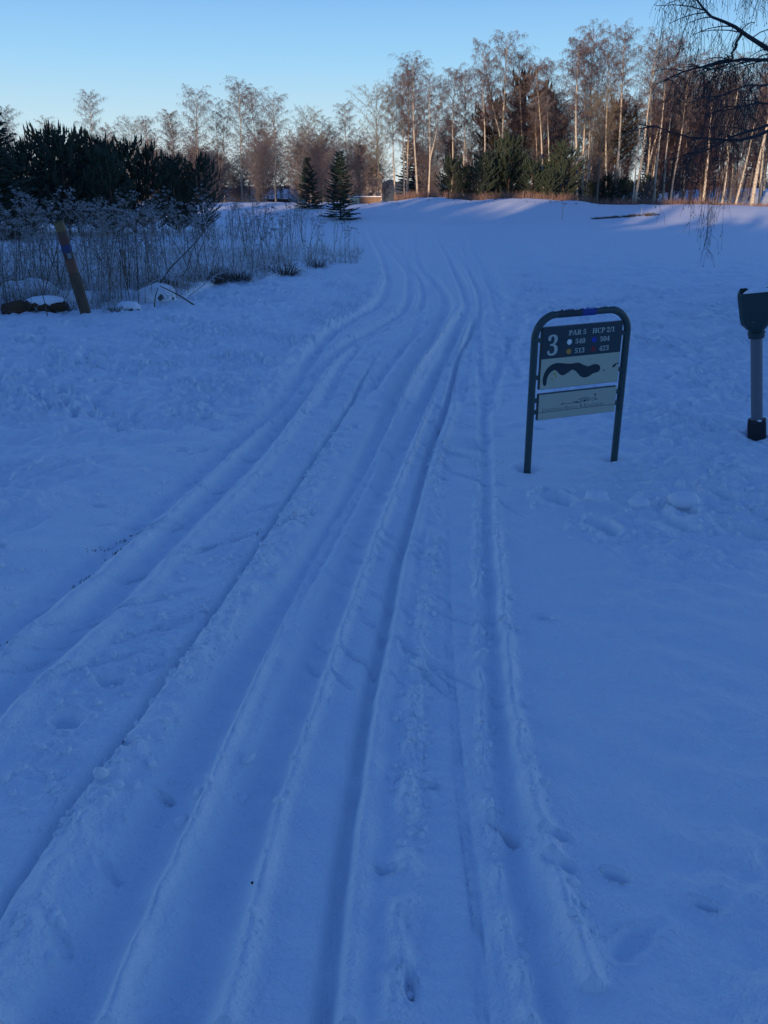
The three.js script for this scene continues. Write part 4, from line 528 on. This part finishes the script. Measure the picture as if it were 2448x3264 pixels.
// ---------------------------------------------------------------- box on a post
{
  const o = base('box_post', 2.727, 0.0, -6.1); o.rotation.order = 'ZYX'; o.rotation.z = 0.152; o.rotation.y = -0.42;
  const tapered = (rows, n, mat, name, cham = .22) => { const mb = new MB(), ring = (w, d, y) => { const c = cham * Math.min(w, d); for (const [x, z] of [[-w + c, d], [w - c, d], [w, d - c], [w, -d + c], [w - c, -d], [-w + c, -d], [-w, -d + c], [-w, d - c]]) { mb.p.push(x, y, z); mb.uv.push(x * 4, y * 4); } }; for (const [w, d, y] of rows) ring(w, d, y); for (let k = 0; k < rows.length - 1; k++) for (let s = 0; s < 8; s++) { const a = k * 8 + s, b = k * 8 + (s + 1) % 8; mb.i.push(a, b, a + 8, b, b + 8, a + 8); } const g = mb.geo().toNonIndexed(); g.computeVertexNormals(); return mesh(name, g, mat, o); };
  mesh('pole', new THREE.CylinderGeometry(.040, .040, .98, 24).translate(0, .31, 0), M.pole, o);
  tapered([[.001, .001, -.1], [.062, .062, -.1], [.062, .062, .098], [.057, .057, .106], [.040, .040, .106]], 8, M.iron, 'foot_clamp', .1);
  for (const s of [-1, 1]) mesh('bolt', new THREE.CylinderGeometry(.009, .009, .016, 8).translate(s * .046, .112, .046), M.iron, o);
  const col = mesh('collar', new THREE.CylinderGeometry(.057, .054, .036, 24).translate(0, .722, 0), M.greenBox, o); mesh('collar_rim', new THREE.TorusGeometry(.055, .006, 8, 24).rotateX(Math.PI / 2).translate(0, .742, 0), M.greenBox, col);
  const body = tapered([[.046, .046, .738], [.050, .050, .76], [.096, .090, .815], [.098, .092, .83], [.104, .098, .86], [.116, .108, 1.01], [.116, .108, 1.03], [.106, .098, 1.03], [.102, .094, .985], [.001, .001, .985]], 8, M.greenBox, 'box', .26);
  mesh('bolt', new THREE.SphereGeometry(.006, 10, 8).translate(-.012, .83, .094), M.pole, body); mesh('lip', new RoundedBoxGeometry(.05, .012, .02, 2, .003).translate(-.085, 1.036, -.085), M.greenBox, body);
  const R = rng(801), sn = new MB(); sn.lump(.01, 1.005, 0, .098, .045, .088, R, .03, LUMP3); mesh('snow_cap', sn.geo(), M.snowPlain, body); const sf = new MB(); sf.lump(.02, .11, .046, .016, .008, .012, R, .2, LUMP1); mesh('snow_patch', sf.geo(), M.snowPlain, o);
  tag(o, 'dark green tapered box on a grey pole with snow in its top', 'bin');
}

// ---------------------------------------------------------------- far things: stakes, board wall, bank, houses
{
  const stake = (x, z, h, r, label, top) => { const o = base('marker_stake', x, ground(x, z), z), mb = new MB(); mb.tube([[0, -.2, 0], [0, h * .5, 0], [.02, h, 0]], [r, r, r * .9], 8); mesh('shaft', mb.geo(), M.stake, o); const c = new MB(); c.lump(.02, h, 0, r * 1.1, r * .7, r * 1.1, rng(3), .05, LUMP1); mesh('tip', c.geo(), M.stake, o); tag(o, label, 'stake'); };
  stake(13.84, -70.5, 1.32, .028, 'tall pale marker stake standing alone on the open snow'); stake(21.8, -77, .42, .02, 'short thin stake poking from snow above the grassy bank');
  const R = rng(901), o = base('board_wall', -1.85, terrain(-1.85, -88) - .05, -87.6, -.10);
  for (let k = 0; k < 9; k++) mesh('board', new RoundedBoxGeometry(.335, .62 + R() * .03, .05, 1, .006).translate(-1.4 + k * .348, .28, R() * .02), k < 3 ? M.stake : M.board, o);
  mesh('cap_rail', new RoundedBoxGeometry(3.3, .06, .14, 1, .01).translate(0, .63, 0), M.board, o); const sc = new MB(); for (let k = 0; k < 16; k++) sc.lump(-1.5 + k * .2, .69, 0, .16, .05, .08, R, .15, LUMP1); mesh('snow_cap', sc.geo(), M.snowPlain, o); tag(o, 'low brown board wall with a snowy cap beside the taller spruce', 'wall');
  // grass bank showing through the snow
  const bk = new MB(), lumps = new MB(); for (let k = 0; k < 210; k++) { const t = R(), x = 16.4 + t * 6.4, z = -71.5 - t * 4.5 + (R() - .5) * (.3 + t * 1.2), y = terrain(x, z); if (noise(x * 1.4, 3 + z) < -.15) continue; lumps.lump(x, y + .01, z, .04 + R() * R() * .2, .02 + R() * .06, .06, R, .35); for (let q = 0; q < 6; q++) { const a = x + (R() - .5) * .4; bk.blade([a, y, z], [a + .03, y + .07, z], [a + (R() - .5) * .2, y + .06 + R() * .16, z + .05], .018); } }
  const bank = base('grass_bank'); mesh('turf', lumps.geo(), M.soil, bank).userData.kind = 'stuff'; mesh('grass', bk.geo(), M.darkStraw, bank).userData.kind = 'stuff'; tag(bank, 'dark strip of bare turf showing through the snow slope', 'grass', null, 'stuff');
  const br = new MB(), dk = new MB(); for (let k = 0; k < 5200; k++) { const x = 1 + R() * 41, z = -89.6 - R() * 3.6 - (x > 20 ? 1 : 0), y = terrain(x, z), h = (.2 + R() * .75) * (x > 33 ? .6 : 1); br.blade([x, y - .05, z], [x + (R() - .5) * .2, y + h * .6, z], [x + (R() - .5) * .5, y + h, z + (R() - .5) * .2], .03); }
  for (let k = 0; k < 260; k++) { const x = -2 + R() * 22, z = -82 - R() * 8, y = terrain(x, z); if (noise(x * .6, z * .6) < .25) continue; dk.lump(x, y, z, .03 + R() * R() * .16, .04, .06, R, .3); }
  tag(mesh('dry_brush', br.geo(), M.redBrush, scene), 'strip of reddish dry brush along the foot of the wood', 'undergrowth', null, 'stuff'); tag(mesh('turf_specks', dk.geo(), M.soil, scene), 'dark turf specks poking through snow on the sunlit mound', 'turf', null, 'stuff');
  const house = (x, z, w, d, hw, hr, wall, label, turn) => { const y = terrain(x, z) - .3, h = base('house', x, y, z, turn), sh = new THREE.Shape(); sh.moveTo(-w / 2, 0); sh.lineTo(w / 2, 0); sh.lineTo(w / 2, hw); sh.lineTo(0, hr); sh.lineTo(-w / 2, hw); mesh('wall', new THREE.ExtrudeGeometry(sh, { depth: d, bevelEnabled: false }).translate(0, 0, -d / 2), wall, h);
    const a = Math.atan2(hr - hw, w / 2), l = Math.hypot(w / 2, hr - hw) + .5; for (const s of [-1, 1]) { const r = mesh('roof', new THREE.BoxGeometry(l, .16, d + .8).translate(l / 2 - .05, .09, 0), M.roof, h); r.position.set(0, hr + .05, 0); r.rotation.set(0, s > 0 ? 0 : Math.PI, -a); r.rotation.order = 'YXZ'; const q = mesh('snow', new THREE.BoxGeometry(l - .06, .22, d + .7).translate(l / 2 - .02, .285, 0), M.snowPlain, r); }
    for (const [wx, wy] of [[-w * .24, hw * .32], [w * .24, hw * .32], [-w * .2, hw * .78], [w * .2, hw * .78]]) { const f = mesh('window', new THREE.BoxGeometry(1.1, 1.3, .1).translate(wx, wy + .3, d / 2 + .03), M.trim, h); mesh('pane', new THREE.BoxGeometry(.86, 1.06, .06).translate(wx, wy + .3, d / 2 + .062), M.glass, f); }
    mesh('chimney', new THREE.BoxGeometry(.6, 1.4, .6).translate(w * .16, hr + .2, -d * .1), M.roof, h); tag(h, label, 'house'); };
  house(-2.2, -176, 3.0, 6, 5.2, 6.6, M.wall, 'pale narrow house with sunlit gable behind the round-crowned tree', .1); house(-13.2, -125, 3.6, 4, 1.1, 2.0, M.hut, 'low dark hut with a snowy roof behind the weeds', 1.1); house(-19.5, -215, 6, 7, 3.2, 4.8, M.wallPink, 'distant house with pinkish wall seen between bare trees', .5);
}

// ---------------------------------------------------------------- small things on the snow
{
  const R = rng(1001), cr = []; // crumbs of broken crust along the tracks
  const alongTrack = (i, n, off, spread, z0, z1) => { for (let k = 0; k < n; k++) { const z = lerp(z0, z1, Math.pow(R(), 1.1)); if (noise(z * 2.2 + i * 7, i) < -.25) continue; const x = trackX(TR[i], z) + off + (R() - .5) * spread * (1 + .1 * -z); cr.push([x, z, .0025 + Math.pow(R(), 3) * .013]); } };
  alongTrack(12, 700, 0, .09, -1.4, -6); alongTrack(15, 320, .0, .05, -1.4, -5.5); alongTrack(5, 650, 0, .14, -1.4, -6); alongTrack(3, 800, .26, .3, -1.9, -6.5); alongTrack(17, 220, .02, .05, -1.5, -5.5); alongTrack(0, 500, -.25, .3, -3, -8); alongTrack(9, 160, .02, .05, -1.5, -6);
  for (let k = 0; k < 260; k++) { const p = PR[9 + Math.floor(R() * 10)]; cr.push([p[0] + (R() - .5) * .45, p[1] + (R() - .5) * .35, .003 + Math.pow(R(), 2.5) * .022]); }
  const lumpG = new MB(); lumpG.lump(0, 0, 0, 1, .75, 1, R, .22, LUMP1); const im = new THREE.InstancedMesh(lumpG.geo(), M.snowPlain, cr.length), mt = new THREE.Matrix4();
  cr.forEach(([x, z, s], k) => { mt.compose(V(x, ground(x, z) + s * .25, z), new THREE.Quaternion().setFromEuler(new THREE.Euler(R() * 6, R() * 6, R() * 6)), V(s * (.8 + R() * .6), s, s * (.8 + R() * .6))); im.setMatrixAt(k, mt); });
  im.name = 'snow_crumbs'; im.castShadow = im.receiveShadow = true; scene.add(im); tag(im, 'small crumbs of broken snow along the track edges', 'snow', null, 'stuff');
  for (const [x, z, s, label] of [[1.42, -4.5, .055, 'rounded snow clod lying between the deep footprints'], [1.67, -4.52, .075, 'larger angular snow clod on the rim of a footprint'], [1.21, -4.62, .06, 'low flat snow clod in front of the sign']]) { const mb = new MB(); mb.lump(0, 0, 0, s * 1.2, s * .7, s, R, .12, LUMP1); const o = mesh('snow_clod', mb.geo(), M.snowPlain, scene); o.position.set(x, ground(x, z) + s * .15, z); tag(o, label, 'snow clod'); }
  const gb = new MB(); // dead grass and soil worn through in the track
  for (const [x, z, n, sp] of [[-1.40, -3.66, 60, .07], [-1.32, -4.21, 60, .09], [-1.31, -3.93, 40, .08], [-1.36, -3.86, 26, .06], [-1.43, -3.97, 26, .06], [-1.50, -2.97, 26, .05]]) for (let k = 0; k < n; k++) { const u = (R() - .5) * 2, a = x + u * sp * .5 + (R() - .5) * .03, b = z - u * sp * 1.3 + (R() - .5) * .04, y = ground(a, b), an = 1 + R(); if (noise(a * 16, b * 16) < -.05) continue; gb.blade([a, y - .003, b], [a + Math.cos(an) * .01, y + .002 + R() * .003, b - Math.sin(an) * .012], [a + Math.cos(an) * .02, y - .001 + R() * .005, b - Math.sin(an) * .024], .0035); }
  tag(mesh('grass_litter', gb.geo(), M.litter, scene), 'dark grass showing through the worn ski track', 'grass', null, 'stuff');
  const pe = new MB(); pe.lump(0, 0, 0, .0042, .003, .0042, R, .2, LUMP1); const o = mesh('seed', pe.geo(), M.soil, scene); o.position.set(-.33, ground(-.33, -1.71) + .002, -1.71); tag(o, 'tiny dark seed lying on the snow between two tracks', 'seed');
}
renderer.render(scene, camera);
